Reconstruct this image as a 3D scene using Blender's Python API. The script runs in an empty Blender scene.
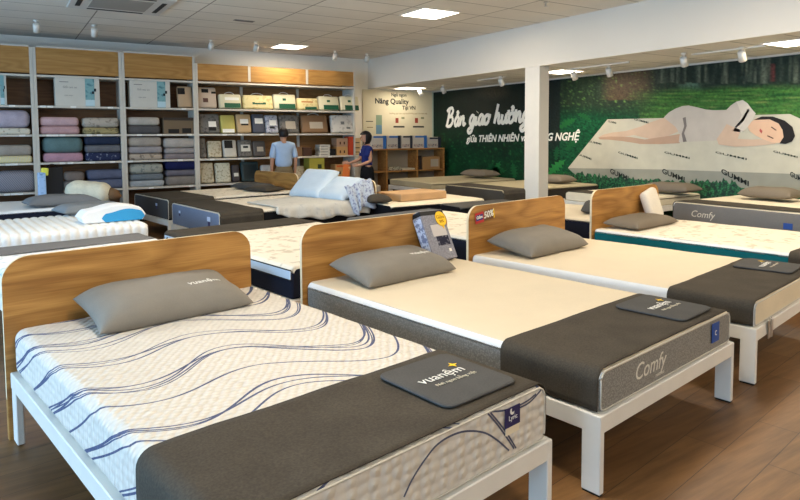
import bpy, bmesh, math, random
from mathutils import Vector, Matrix, noise
random.seed(7)
S = bpy.context.scene
C = S.collection
PI = math.pi

# ------------------------------------------------------------------ camera
F_PX, PITCH, ROLL, CAM_H, YAW, CY = 626.88656, -.06498, -.00556, 1.59883, .56676, 176.35464
fw = Vector((math.sin(YAW)*math.cos(PITCH), math.cos(YAW)*math.cos(PITCH), math.sin(PITCH)))
rt = fw.cross(Vector((0, 0, 1))).normalized()
up = rt.cross(fw)
r2 = rt*math.cos(ROLL) + up*math.sin(ROLL)
u2 = -rt*math.sin(ROLL) + up*math.cos(ROLL)
cd = bpy.data.cameras.new('camera'); cam = bpy.data.objects.new('camera', cd); C.objects.link(cam)
M = Matrix((r2, u2, -fw)).transposed().to_4x4()
M.translation = Vector((0, 0, CAM_H))
cam.matrix_world = M
cd.sensor_width = 36; cd.lens = F_PX/800*36
cd.shift_y = -(250-CY)/800
cd.clip_start = .05
S.camera = cam
S.view_settings.view_transform = 'Standard'
S.view_settings.look = 'None'
S.view_settings.gamma = 1
S.view_settings.exposure = 0.0

def ray(x, y): return fw*F_PX + r2*(x-400) - u2*(y-CY)
def at_y(x, y, Y):
    d = ray(x, y); return d*(Y/d.y) + Vector((0, 0, CAM_H))
def at_x(x, y, X):
    d = ray(x, y); return d*(X/d.x) + Vector((0, 0, CAM_H))
def at_z(x, y, Z):
    d = ray(x, y); return d*((Z-CAM_H)/d.z) + Vector((0, 0, CAM_H))

# ------------------------------------------------------------------ room measures
WALL_Y = 13.07; FRONT_Y = 12.455; MURAL_X = 9.33; BEAM_X = 7.43
CEIL = 3.40; LOW = 2.715

# ------------------------------------------------------------------ materials
def lin(c):
    return tuple(((v/255)/12.92 if v/255 <= .04045 else ((v/255+.055)/1.055)**2.4) for v in c)+(1,)
def new_mat(name):
    m = bpy.data.materials.new(name); m.use_nodes = True
    nt = m.node_tree; b = nt.nodes['Principled BSDF']
    return m, nt, b
def mix(nt, a, b, fac, blend='MIX'):
    n = nt.nodes.new('ShaderNodeMix'); n.data_type = 'RGBA'; n.blend_type = blend
    for s, v in ((n.inputs[6], a), (n.inputs[7], b), (n.inputs[0], fac)):
        if hasattr(v, 'is_linked') or isinstance(v, bpy.types.NodeSocket): nt.links.new(v, s)
        else: s.default_value = v
    return n.outputs[2]
def coords(nt, scale=(1, 1, 1), rot=(0, 0, 0), kind='Object'):
    t = nt.nodes.new('ShaderNodeTexCoord'); m = nt.nodes.new('ShaderNodeMapping')
    m.inputs['Scale'].default_value = scale; m.inputs['Rotation'].default_value = rot
    nt.links.new(t.outputs[kind], m.inputs[0]); return m.outputs[0]
def noise_n(nt, vec, scale, detail=3, rough=.5):
    n = nt.nodes.new('ShaderNodeTexNoise'); n.inputs['Scale'].default_value = scale
    n.inputs['Detail'].default_value = detail; n.inputs['Roughness'].default_value = rough
    nt.links.new(vec, n.inputs['Vector']); return n.outputs['Fac']
def ramp(nt, fac, stops):
    r = nt.nodes.new('ShaderNodeValToRGB'); e = r.color_ramp.elements
    while len(e) < len(stops): e.new(.5)
    for i, (p, c) in enumerate(stops): e[i].position = p; e[i].color = c
    nt.links.new(fac, r.inputs[0]); return r.outputs[0]
def bump(nt, b, h, strength=.3, dist=.01):
    n = nt.nodes.new('ShaderNodeBump'); n.inputs['Strength'].default_value = strength
    n.inputs['Distance'].default_value = dist
    nt.links.new(h, n.inputs['Height']); nt.links.new(n.outputs[0], b.inputs['Normal'])
def math_n(nt, op, a, b=None):
    n = nt.nodes.new('ShaderNodeMath'); n.operation = op
    for i, v in enumerate((a, b)):
        if v is None: continue
        if isinstance(v, (int, float)): n.inputs[i].default_value = v
        else: nt.links.new(v, n.inputs[i])
    return n.outputs[0]
_mc = {}
def plain(name, col, rough=.6, metal=0, var=.0, scale=8, spec=.3, emit=None, es=1):
    key = (name,)
    if key in _mc: return _mc[key]
    m, nt, b = new_mat(name)
    c = lin(col)
    b.inputs['Roughness'].default_value = rough; b.inputs['Metallic'].default_value = metal
    b.inputs['Specular IOR Level'].default_value = spec
    v = coords(nt)
    f = noise_n(nt, v, scale)
    k = max(var, .02)
    c2 = tuple(min(1, x*(1+k)) for x in c[:3])+(1,); c1 = tuple(x*(1-k) for x in c[:3])+(1,)
    nt.links.new(ramp(nt, f, [(.3, c1), (.7, c2)]), b.inputs['Base Color'])
    if emit:
        b.inputs['Emission Color'].default_value = lin(emit); b.inputs['Emission Strength'].default_value = es
    _mc[key] = m
    return m
def fabric(name, col, var=.12, scale=90, bs=.25, big=.06, bigscale=3, rough=.95):
    key = (name,)
    if key in _mc: return _mc[key]
    m, nt, b = new_mat(name); c = lin(col)
    v = coords(nt)
    f = noise_n(nt, v, scale, 2); g = noise_n(nt, v, bigscale, 3)
    a = ramp(nt, f, [(.25, tuple(x*(1-var) for x in c[:3])+(1,)), (.75, tuple(min(1, x*(1+var)) for x in c[:3])+(1,))])
    a2 = ramp(nt, g, [(.3, (1-big,)*3+(1,)), (.7, (1+big,)*3+(1,))])
    nt.links.new(mix(nt, a, a2, 1.0, 'MULTIPLY'), b.inputs['Base Color'])
    b.inputs['Roughness'].default_value = rough; b.inputs['Specular IOR Level'].default_value = .15
    bump(nt, b, f, bs, .004)
    _mc[key] = m
    return m
def patterned(name, base, ink, scale=14, cover=.45, soft=.05, bs=.2):
    key = (name,)
    if key in _mc: return _mc[key]
    m, nt, b = new_mat(name); v = coords(nt)
    f = noise_n(nt, v, scale, 2, .6)
    nt.links.new(ramp(nt, f, [(cover-soft, lin(ink)), (cover+soft, lin(base))]), b.inputs['Base Color'])
    b.inputs['Roughness'].default_value = .9; b.inputs['Specular IOR Level'].default_value = .15
    bump(nt, b, noise_n(nt, v, 40, 2), bs, .006)
    _mc[key] = m
    return m
def striped(name, base, ink, scale=30, rot=(0, 0, 0)):
    key = (name,)
    if key in _mc: return _mc[key]
    m, nt, b = new_mat(name); v = coords(nt, rot=rot)
    w = nt.nodes.new('ShaderNodeTexWave'); w.inputs['Scale'].default_value = scale
    w.inputs['Distortion'].default_value = 1.5; w.inputs['Detail'].default_value = 1
    nt.links.new(v, w.inputs[0])
    nt.links.new(ramp(nt, w.outputs['Fac'], [(.35, lin(ink)), (.6, lin(base))]), b.inputs['Base Color'])
    b.inputs['Roughness'].default_value = .9
    _mc[key] = m
    return m
def wood(name, c1, c2, sx=1.0, sy=9.0, rough=.45):
    key = (name,)
    if key in _mc: return _mc[key]
    m, nt, b = new_mat(name)
    v = coords(nt, (.55, 4, 3.4))
    n1 = noise_n(nt, v, 1.1, 2, .5)
    # contour lines of a stretched noise field read as cathedral grain
    rings = math_n(nt, 'FRACT', math_n(nt, 'MULTIPLY', n1, 9.0))
    rings = math_n(nt, 'ABSOLUTE', math_n(nt, 'SUBTRACT', rings, .5))
    fine = noise_n(nt, coords(nt, (2.5, 90, 90)), 1.5, 3)
    mid = noise_n(nt, coords(nt, (1.0, 16, 16)), 1.2, 3)
    f = math_n(nt, 'ADD', math_n(nt, 'MULTIPLY', rings, .55), math_n(nt, 'ADD', math_n(nt, 'MULTIPLY', mid, .36), math_n(nt, 'MULTIPLY', fine, .38)))
    nt.links.new(ramp(nt, f, [(.28, lin(c1)), (.72, lin(c2))]), b.inputs['Base Color'])
    b.inputs['Roughness'].default_value = rough; b.inputs['Specular IOR Level'].default_value = .35
    bump(nt, b, fine, .08, .002)
    _mc[key] = m
    return m
OAK = wood('oak veneer', (142, 96, 44), (192, 142, 76))
OAK2 = wood('oak cabinet board', (140, 92, 44), (178, 130, 72))
BACKWOOD = wood('brown back board', (92, 60, 34), (120, 82, 48))
VALW = wood('golden valance wood', (160, 114, 56), (186, 140, 78))
EDGE = plain('cream edge banding', (226, 208, 172), .5)
WHITEM = plain('white painted steel', (226, 222, 212), .35, var=.03, spec=.5)
SHELFW = plain('grey white shelf laminate', (205, 198, 184), .5)
RUN = fabric('dark brown grey cloth', (72, 66, 57), .2, 120, .35, .12, 5)
BAGC = fabric('slate grey cloth', (80, 79, 77), .1, 150, .25, .08, 6)
PILC = fabric('warm grey pillow cloth', (128, 122, 112), .06, 200, .2, .06, 5, .6)
PIPE = plain('white piping cord', (198, 191, 176), .6)
KNIT_TOP = fabric('cream knit', (216, 202, 176), .03, 160, .15, .03, 3)
WHITEF = fabric('white fabric', (232, 232, 230), .03, 120, .15, .02)
PRINT = plain('white print', (235, 232, 222), .6)
YEL = plain('yellow print', (245, 200, 40), .6)
BLACK = plain('black plastic', (18, 18, 20), .5)
DARKB = fabric('black fabric', (24, 24, 27), .15)
WALLP = plain('white wall paint', (232, 226, 214), .8, var=.02, scale=2)
ORANGE = plain('orange star print', (244, 160, 50), .6)

# ------------------------------------------------------------------ geometry helpers
def link(name, me, mats, parent=None, smooth=False, label=None):
    o = bpy.data.objects.new(name, me); C.objects.link(o)
    if mats is not None:
        for m in (mats if isinstance(mats, (list, tuple)) else [mats]): me.materials.append(m)
    if smooth:
        for p in me.polygons: p.use_smooth = True
    if parent: o.parent = parent
    if label: o['label'] = label
    return o
def obj(name, bm, mats, parent=None, smooth=False, label=None):
    bmesh.ops.recalc_face_normals(bm, faces=bm.faces)
    me = bpy.data.meshes.new(name); bm.to_mesh(me); bm.free()
    return link(name, me, mats, parent, smooth, label)
def tag(o, label, cat, group=None):
    o['label'] = label; o['category'] = cat
    if group: o['group'] = group
    return o
def struct(o): o['kind'] = 'structure'; return o
def thing(name, label, cat, loc, rz=0, group=None):
    o = bpy.data.objects.new(name, None); o.empty_display_size = .1; C.objects.link(o)
    o.location = loc; o.rotation_euler = (0, 0, rz)
    return tag(o, label, cat, group)
def box(bm, a, b, bev=0, seg=2, mat=None):
    """box between corners a and b"""
    t = bmesh.new()
    bmesh.ops.create_cube(t, size=1)
    sz = [abs(b[i]-a[i]) for i in range(3)]; ct = [(a[i]+b[i])/2 for i in range(3)]
    for v in t.verts: v.co = Vector([v.co[i]*sz[i]+ct[i] for i in range(3)])
    if bev: bmesh.ops.bevel(t, geom=t.edges[:], offset=min(bev, min(sz)*.49), segments=seg, affect='EDGES', profile=.5)
    if mat is not None:
        for v in t.verts: v.co = mat @ v.co
    me = bpy.data.meshes.new('t'); t.to_mesh(me); t.free(); bm.from_mesh(me); bpy.data.meshes.remove(me)
    return bm
def bx(a, b, bev=0, seg=2, mat=None): return box(bmesh.new(), a, b, bev, seg, mat)
def tube(bm, pts, r, closed=False, n=8):
    pts = [Vector(p) for p in pts]; N = len(pts); rings = []
    for i, p in enumerate(pts):
        a = pts[i-1] if (i or closed) else p; b = pts[(i+1) % N] if (i < N-1 or closed) else p
        d = (b-a).normalized()
        q = Vector((0, 0, 1)) if abs(d.z) < .9 else Vector((1, 0, 0))
        x = d.cross(q).normalized(); y = d.cross(x).normalized()
        rr_ = r[i] if isinstance(r, (list, tuple)) else r
        rings.append([bm.verts.new(p+(x*math.cos(2*PI*k/n)+y*math.sin(2*PI*k/n))*rr_) for k in range(n)])
    for i in range(N if closed else N-1):
        A, B = rings[i], rings[(i+1) % N]
        for k in range(n): bm.faces.new((A[k], A[(k+1) % n], B[(k+1) % n], B[k]))
    if not closed:
        bm.faces.new(rings[0]); bm.faces.new(rings[-1])
    return bm
def lathe(bm, prof, cx=0, cy=0, n=20):
    rings = []
    for r, z in prof: rings.append([bm.verts.new((cx+max(r, 1e-4)*math.cos(2*PI*k/n), cy+max(r, 1e-4)*math.sin(2*PI*k/n), z)) for k in range(n)])
    for A, B in zip(rings, rings[1:]):
        for k in range(n): bm.faces.new((A[k], A[(k+1) % n], B[(k+1) % n], B[k]))
    bm.faces.new(rings[0]); bm.faces.new(rings[-1])
    return bm
def rr(x0, x1, z0, z1, r, n=5):
    pts = []
    for cx, cz, a0 in ((x1-r, z1-r, 0), (x0+r, z1-r, PI/2), (x0+r, z0+r, PI), (x1-r, z0+r, 3*PI/2)):
        for k in range(n+1):
            a = a0+PI/2*k/n; pts.append((cx+r*math.cos(a), cz+r*math.sin(a)))
    return pts
def prism(bm, poly, d0, d1, M4=None, side_mat=0):
    """poly in (x,z), extruded in y from d0 to d1"""
    A = [bm.verts.new((x, d0, z)) for x, z in poly]; B = [bm.verts.new((x, d1, z)) for x, z in poly]
    bm.faces.new(A); bm.faces.new(B[::-1])
    n = len(poly)
    for k in range(n):
        f = bm.faces.new((A[k], B[k], B[(k+1) % n], A[(k+1) % n])); f.material_index = side_mat
    if M4 is not None:
        for v in A+B: v.co = M4 @ v.co
    return bm
_font_shear = 0
def text(name, s, size, M4, mat, parent=None, shear=0, bold=0, align='CENTER', label=None, ext=.0006, spacing=1):
    cu = bpy.data.curves.new(name, 'FONT'); cu.body = s; cu.size = size; cu.align_x = align; cu.align_y = 'CENTER'
    cu.shear = shear; cu.offset = bold; cu.extrude = ext; cu.space_character = spacing; cu.resolution_u = 3
    o = bpy.data.objects.new(name, cu); C.objects.link(o)
    bpy.context.view_layer.update()
    me = bpy.data.meshes.new_from_object(o.evaluated_get(bpy.context.evaluated_depsgraph_get()))
    bpy.data.objects.remove(o); bpy.data.curves.remove(cu)
    me.transform(M4); me.materials.clear()
    return link(name, me, mat, parent, label=label)
def frame_m(origin, xdir, ydir):
    x = Vector(xdir).normalized(); y = Vector(ydir).normalized(); z = x.cross(y).normalized()
    m = Matrix((x, y, z)).transposed().to_4x4(); m.translation = Vector(origin); return m
def star(bm, M4, r=.03, n=4, inner=.38, t=.001):
    pts = []
    for k in range(2*n):
        a = PI*k/n+PI/2; q = r if k % 2 == 0 else r*inner
        pts.append((q*math.cos(a), q*math.sin(a)))
    A = [bm.verts.new(M4 @ Vector((x, y, t))) for x, y in pts]; B = [bm.verts.new(M4 @ Vector((x, y, 0))) for x, y in pts]
    bm.faces.new(A); bm.faces.new(B[::-1])
    for k in range(2*n): bm.faces.new((A[k], B[k], B[(k+1) % (2*n)], A[(k+1) % (2*n)]))
    return bm

# ------------------------------------------------------------------ room shell
def floor_mat():
    m, nt, b = new_mat('oak laminate planks')
    v = coords(nt, rot=(0, 0, -.165), kind='Object')
    br = nt.nodes.new('ShaderNodeTexBrick')
    br.offset = .37; br.inputs['Scale'].default_value = 1
    br.inputs['Brick Width'].default_value = 1.25; br.inputs['Row Height'].default_value = .2
    br.inputs['Mortar Size'].default_value = .0022; br.inputs['Mortar Smooth'].default_value = .2
    br.inputs['Color1'].default_value = lin((112, 80, 49)); br.inputs['Color2'].default_value = lin((136, 101, 64))
    br.inputs['Mortar'].default_value = lin((70, 50, 34))
    nt.links.new(v, br.inputs['Vector'])
    v2 = coords(nt, (1.3, 14, 1), (0, 0, -.165)); n1 = noise_n(nt, v2, 1.6, 6, .65)
    v3 = coords(nt, (.8, 3, 1), (0, 0, -.165)); n2 = noise_n(nt, v3, 1.2, 3, .5)
    g = ramp(nt, n1, [(.3, (.62, .6, .58, 1)), (.7, (1.15, 1.15, 1.15, 1))])
    g2 = ramp(nt, n2, [(.3, (.78, .77, .76, 1)), (.7, (1.12, 1.12, 1.1, 1))])
    c = mix(nt, mix(nt, br.outputs['Color'], g, 1.0, 'MULTIPLY'), g2, 1.0, 'MULTIPLY')
    nt.links.new(c, b.inputs['Base Color'])
    b.inputs['Roughness'].default_value = .42; b.inputs['Specular IOR Level'].default_value = .35
    bump(nt, b, n1, .06, .003)
    return m
def ceil_mat():
    m, nt, b = new_mat('mineral fibre ceiling tiles')
    v = coords(nt)
    br = nt.nodes.new('ShaderNodeTexBrick'); br.offset = 0
    br.inputs['Scale'].default_value = 1; br.inputs['Brick Width'].default_value = 1.24; br.inputs['Row Height'].default_value = .62
    br.inputs['Mortar Size'].default_value = .011; br.inputs['Mortar Smooth'].default_value = .3
    br.inputs['Color1'].default_value = lin((220, 215, 204)); br.inputs['Color2'].default_value = lin((228, 223, 213))
    br.inputs['Mortar'].default_value = lin((140, 134, 124))
    nt.links.new(v, br.inputs['Vector'])
    g = ramp(nt, noise_n(nt, v, 1.1, 3), [(.3, (.93, .93, .93, 1)), (.7, (1.04, 1.04, 1.04, 1))])
    nt.links.new(mix(nt, br.outputs['Color'], g, 1.0, 'MULTIPLY'), b.inputs['Base Color'])
    b.inputs['Roughness'].default_value = .95
    bump(nt, b, noise_n(nt, v, 120, 2), .2, .002)
    return m
LX = -5.0; BY = -4.0; RX = MURAL_X
CM = ceil_mat()
struct(obj('floor', bx((LX-.2, BY-.2, -.1), (RX+.2, WALL_Y+.2, 0)), floor_mat()))
struct(obj('ceiling', bx((LX-.2, BY-.2, CEIL), (BEAM_X+.1, WALL_Y+.2, CEIL+.1)), CM))
struct(obj('ceiling', bx((BEAM_X+.1, BY-.2, LOW), (RX+.2, WALL_Y+.2, LOW+.1)), CM))
struct(obj('trim_1', bx((BEAM_X, BY-.2, LOW), (BEAM_X+.1, WALL_Y, CEIL)), plain('soffit paint', (224, 216, 202), .8, var=.015, scale=1)))
struct(obj('wall_back', bx((LX-.2, WALL_Y, 0), (RX+.2, WALL_Y+.2, CEIL+.1)), WALLP))
struct(obj('wall_right', bx((RX, BY-.2, 0), (RX+.2, WALL_Y, CEIL+.1)), WALLP))
struct(obj('wall_front', bx((LX-.2, BY-.2, 0), (RX+.2, BY, CEIL+.1)), WALLP))
# storefront side, all to the left of the view: low sill, piers and lintel with open glazing bays
bm = bmesh.new()
box(bm, (LX-.2, BY, 0), (LX, WALL_Y, .25)); box(bm, (LX-.2, BY, 3.1), (LX, WALL_Y, CEIL+.1))
for y in (5.2, ): box(bm, (LX-.2, y, .25), (LX, y+.2, 3.1))
box(bm, (LX-.2, BY, .25), (LX, -1.6, 3.1)); box(bm, (LX-.2, 1.6, .25), (LX, 1.8, 3.1)); box(bm, (LX-.2, 9.2, .25), (LX, WALL_Y, 3.1))  # unseen solid stretches and bay limits, set to steer where blue daylight falls
struct(obj('wall_left', bm, WALLP))
struct(obj('trim_2', bx((MURAL_X-.02, 2.0, LOW-.025), (MURAL_X, WALL_Y, LOW)), plain('pale cornice strip', (212, 208, 198), .6)))
# column under the soffit
co = at_x(525, 68, BEAM_X); ce = at_x(538.5, 190, BEAM_X)
struct(obj('column', bx((BEAM_X, ce.y, 0), (BEAM_X+.22, co.y, LOW), .004, 1), plain('column paint', (222, 216, 204), .6, var=.02)))

# ------------------------------------------------------------------ beds
def bed_frame(x, y, t, W, L, label, group='platform beds with oak headboards', head=True, rail=.366, hb=.956, hx=(-.025, .025), legmat=None, cat='bed'):
    R = thing('platform_bed', label, cat, (x, y, 0), t, group)
    W2 = W
    if head:
        bm = bmesh.new(); rad = .13
        x0, x1 = hx[0], W+hx[1]; z0, z1 = .22, hb
        pts = [(x0, z0)]
        for k in range(9):
            a = PI-PI/2*k/8; pts.append((x0+rad+rad*math.cos(a), z1-rad+rad*math.sin(a)))
        for k in range(9):
            a = PI/2-PI/2*k/8; pts.append((x1-rad+rad*math.cos(a), z1-rad+rad*math.sin(a)))
        pts.append((x1, z0))
        prism(bm, pts, .018, .042, side_mat=1)
        obj('headboard', bm, [OAK, EDGE], R)
        for a, b in ((x0, x0+.055), (x1-.055, x1)):
            obj('headboard_leg', bx((a, .012, 0), (b, .048, .22+.01), .003, 1), OAK, R, label='oak leg carrying the headboard')
    rz0 = rail-.085
    for a, b in ((-.022, .03), (W-.03, W+.022)):
        obj('side_rail', bx((a, -L+.001, rz0), (b, .01, rail), .004, 1), WHITEM, R)
    obj('foot_rail', bx((-.02, -L-.018, rz0+.001), (W+.02, -L+.03, rail-.001), .004, 1), WHITEM, R)
    obj('head_rail', bx((-.018, -.04, rz0+.001), (W+.018, .008, rail-.001), .004, 1), WHITEM, R)
    obj('slat_base', bx((.03, -L+.03, rail-.03), (W-.03, -.04, rail-.004)), plain('grey slat board', (120, 110, 96), .7), R)
    for sx in (0, 1):
        for fy in (0, 1):
            a = -.023 if sx == 0 else W-.012
            b = a+.035
            yy = (-L-.019, -L+.075) if fy else (-.10, -.012)
            obj('leg', bx((a, yy[0], 0.008), (b, yy[1], rail-.002), .004, 1), WHITEM, R)
            lg = C.objects[-1] if False else None
    for sx in (0, 1):
        obj('leg_pad', bx((-.02 if sx == 0 else W-.009, -L-.015, 0), (.009 if sx == 0 else W+.02, -L+.07, .0095)), BLACK, R)
    return R

def section(W, h, r, hs):
    """closed rounded section with points exactly at z=hs on both flanks; starts right flank at hs, goes over the top"""
    top = [(W, hs)]
    for cx, a0 in ((W-r, 0), (r, PI/2)):
        for k in range(7):
            a = a0+PI/2*k/6; top.append((cx+r*math.cos(a), h-r+r*math.sin(a)))
    top.append((0, hs))
    q = .03
    bot = [(0, hs)]
    for cx, a0 in ((q, PI), (W-q, 3*PI/2)):
        for k in range(5):
            a = a0+PI/2*k/4; bot.append((cx+q*math.cos(a), q+q*math.sin(a)))
    bot.append((W, hs))
    return top, bot
def inset_sec(pts, d, W, h):
    out = []
    for x, z in pts:
        nx = (x-W/2)/(W/2); nz = (z-h/2)/(h/2)
        out.append((W/2+(x-W/2)*(1-2*d/W), h/2+(z-h/2)*(1-2*d/h)))
    return out
def mattress(x, y, z, t, W, L, h, mtop, mside, mfoot, label, strip=.035, r=.045, group='mattresses on display', pipe=True, headpipe=False, strip_mat=None):
    R = thing('mattress', label, 'mattress', (x, y, z), t, group)
    top, bot = section(W, h, r, h-strip)
    # subdivide the wide top run so softness can show
    def dens(p):
        out = []
        for a, b in zip(p, p[1:]):
            d = math.dist(a, b); n = max(1, int(d/.12))
            for k in range(n): out.append((a[0]+(b[0]-a[0])*k/n, a[1]+(b[1]-a[1])*k/n))
        out.append(p[-1]); return out
    top = dens(top)
    ys = [(0, .022), (-.006, .006), (-.03, 0)]+[(-.03-(L-.06)*k/18, 0) for k in range(1, 18)]+[(-L+.03, 0), (-L+.006, .004), (-L, .014)]
    lim = h-.012
    secs = [('top_panel', [p_ for p_ in top if p_[1] >= lim or not strip_mat], mtop), ('side_panel', bot, mside)]
    if strip_mat:
        k0 = next(i for i, p_ in enumerate(top) if p_[1] >= lim); k1 = max(i for i, p_ in enumerate(top) if p_[1] >= lim)
        secs += [('border_strip', top[:k0+1], strip_mat), ('border_strip', top[k1:], strip_mat)]
    for nm, sec, mt in secs:
        bm = bmesh.new(); rows = []
        for yy, d in ys:
            s = inset_sec(sec, d, W, h)
            rows.append([bm.verts.new((px, yy, pz+(.006*noise.noise(Vector((px*3.5+x, yy*3.5, z))) if nm == 'top_panel' and pz > h-.01 else 0))) for px, pz in s])
        for A, B in zip(rows, rows[1:]):
            for k in range(len(A)-1): bm.faces.new((A[k], A[k+1], B[k+1], B[k]))
        if nm == 'side_panel': pass
        obj(nm, bm, mt, R, True)
    for nm, yy, d, mt in (('foot_panel', -L, .014, mfoot), ('head_panel', 0, .022, mside)):
        bm = bmesh.new()
        s = inset_sec(top[:-1]+bot[:-1], d, W, h)
        bm.faces.new([bm.verts.new((px, yy, pz)) for px, pz in s])
        o = obj(nm, bm, mt, R)
    if pipe:
        bm = bmesh.new(); s = inset_sec(top[:-1]+bot[:-1], .008, W, h)
        tube(bm, [(px, -L+.001, pz) for px, pz in s], .0045, True, 6)
        obj('piping', bm, PIPE, R, True)
    return R
def runner(x, y, z, t, W, L, h, y0, label, dropl=.01, dropr=.01, mat=None, seed=0, group='dark cloth runners over the bed feet', off=.007, ye=None):
    R = tag(None or bpy.data.objects.new('bed_runner', bpy.data.meshes.new('bed_runner')), label, 'bed runner', group)
    r = .05; path = []
    zz = dropl
    while zz < h-r: path.append((-off, zz)); zz += .03
    for k in range(7):
        a = PI-PI/2*k/6; path.append((r+(r+off)*math.cos(a), h-r+(r+off)*math.sin(a)))
    n = int(W/.035)
    for k in range(1, n): path.append((r+(W-2*r)*k/n, h+off))
    for k in range(7):
        a = PI/2-PI/2*k/6; path.append((W-r+(r+off)*math.cos(a), h-r+(r+off)*math.sin(a)))
    zz = h-r
    while zz > dropr: path.append((W+off, zz)); zz -= .03
    ye = L-.006 if ye is None else ye
    ns = int((ye-y0)/.03); bm = bmesh.new(); rows = []
    for i in range(ns+1):
        f = i/ns; row = []
        for j, (px, pz) in enumerate(path):
            yy = -(y0+(ye-y0)*f)
            w = noise.noise(Vector((px*2.2+seed, yy*4, pz*2)))*.005+noise.noise(Vector((px*9+seed, yy*5, pz*9)))*.0022
            edge = .012*noise.noise(Vector((px*2.5+seed*3, 1.3, pz*3)))*(1-f)
            outx = (px-W/2)/(W/2)
            if pz >= h: row.append(bm.verts.new((px, yy+edge, pz+max(-.002, w))))
            else: row.append(bm.verts.new((px+math.copysign(max(-.001, abs(w)*1.6), outx), yy+edge, pz)))
        rows.append(row)
    for A, B in zip(rows, rows[1:]):
        for k in range(len(A)-1): bm.faces.new((A[k], A[k+1], B[k+1], B[k]))
    bm.to_mesh(R.data); bm.free(); C.objects.link(R)
    R.data.materials.append(mat or RUN)
    for p in R.data.polygons: p.use_smooth = True
    R.location = (x, y, z); R.rotation_euler = (0, 0, t)
    s = R.modifiers.new('thick', 'SOLIDIFY'); s.thickness = .004; s.offset = 1
    return R
def loc2w(b, lx, ly):
    x, y, t = b[:3]; c, s = math.cos(t), math.sin(t)
    return (x+lx*c-ly*s, y+lx*s+ly*c)
def pillow_bm(w, d, h, seed=0, pinch=.07, n=22, flat=.35, e=4):
    bm = bmesh.new(); g = {}
    for s in (1, -1):
        for i in range(n+1):
            for j in range(n+1):
                u = math.sin((2*i/n-1)*PI/2); v = math.sin((2*j/n-1)*PI/2)
                if s == -1 and (i in (0, n) or j in (0, n)): g[s, i, j] = g[1, i, j]; continue
                X = u*w/2*(1-pinch*(1-v*v)); Y = v*d/2*(1-pinch*1.3*(1-u*u))
                k = (max(0, (1-abs(u)**e)*(1-abs(v)**e)))**.55
                zz = k*h*((1-flat) if s == 1 else -flat)
                if s == 1: zz *= 1+.10*noise.noise(Vector((u*2+seed, v*2, seed*1.7)))+.04*noise.noise(Vector((u*6, v*7+seed, 3)))
                g[s, i, j] = bm.verts.new((X, Y, zz+h*flat))
    for s in (1, -1):
        for i in range(n):
            for j in range(n):
                q = [g[s, i, j], g[s, i+1, j], g[s, i+1, j+1], g[s, i, j+1]]
                if len(set(q)) >= 3:
                    try: bm.faces.new(list(dict.fromkeys(q)))
                    except ValueError: pass
    return bm
def pillow(x, y, z, rz, w, d, h, label, mat=PILC, tilt=0, roll=0, seed=0, logo=False, group='grey display pillows', pinch=.05, e=5):
    R = thing('pillow', label, 'pillow', (x, y, z), rz, group)
    R.rotation_euler = (tilt, roll, rz)
    obj('pillow_case', pillow_bm(w, d, h, seed, pinch, e=e), mat, R, True)
    if logo:
        lg = text('logo', 'vuanệm', .062, Matrix.Translation((w*.23, -d*.10, 0)) @ Matrix.Rotation(.05, 4, 'Z'), PRINT, R, ext=.0008)
        for v in lg.data.vertices:
            u_ = v.co.x/(w/2*(1-pinch*.9)); q_ = v.co.y/(d/2*(1-pinch*1.2))
            k_ = (max(0, (1-abs(u_)**e)*(1-abs(q_)**e)))**.55*h*.65
            k_ *= 1+.10*noise.noise(Vector((u_*2+seed, q_*2, seed*1.7)))+.04*noise.noise(Vector((u_*6, q_*7+seed, 3)))
            v.co.z += k_+h*.35+.0025
    return R
def cloth_bag(b, lx, ly, w, d, z, label, seed=0):
    X, Y = loc2w(b, lx, ly)
    R = thing('folded_cloth_bag', label, 'cloth bag', (X, Y, z), b[2]-.03+.04*seed, 'folded grey cloth bags on the bed feet')
    bm = bmesh.new()
    bev = rr(-w/2, w/2, -d/2, d/2, .045, 5)
    rows = []
    for ins, zz in ((.004, 0), (0, .003), (0, .008), (.006, .012)):
        rows.append([bm.verts.new((px*(1-2*ins/w), py*(1-2*ins/d), zz+(.003*noise.noise(Vector((px*5, py*5, seed)))))) for px, py in bev])
    for A, B in zip(rows, rows[1:]):
        for k in range(len(A)): bm.faces.new((A[k], A[(k+1) % len(A)], B[(k+1) % len(A)], B[k]))
    bm.faces.new(rows[-1]); bm.faces.new(rows[0])
    obj('cloth_body', bm, BAGC, R)
    m = Matrix.Translation((-.01, .01, .0155))
    text('logo', 'vuanệm', .076, m @ Matrix.Translation((0, .01, 0)), PRINT, R)
    text('tagline', 'Nơi ngon bằng việt', .028, m @ Matrix.Translation((.02, -.055, 0)), plain('beige print', (200, 190, 165), .6), R)
    s = bmesh.new(); star(s, m @ Matrix.Translation((.115, .060, 0)), .026)
    obj('star_mark', s, YEL, R)
    return R

# front row, poses of the mattress head-left corner
B1 = (.0199, 3.8191, .1758); B2 = (1.8113, 4.1015, .1605); B3 = (3.5527, 4.3826, .1920); B4 = (5.7312, 4.8484, .1379)
LEN = 2.33; RAIL = .366

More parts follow.
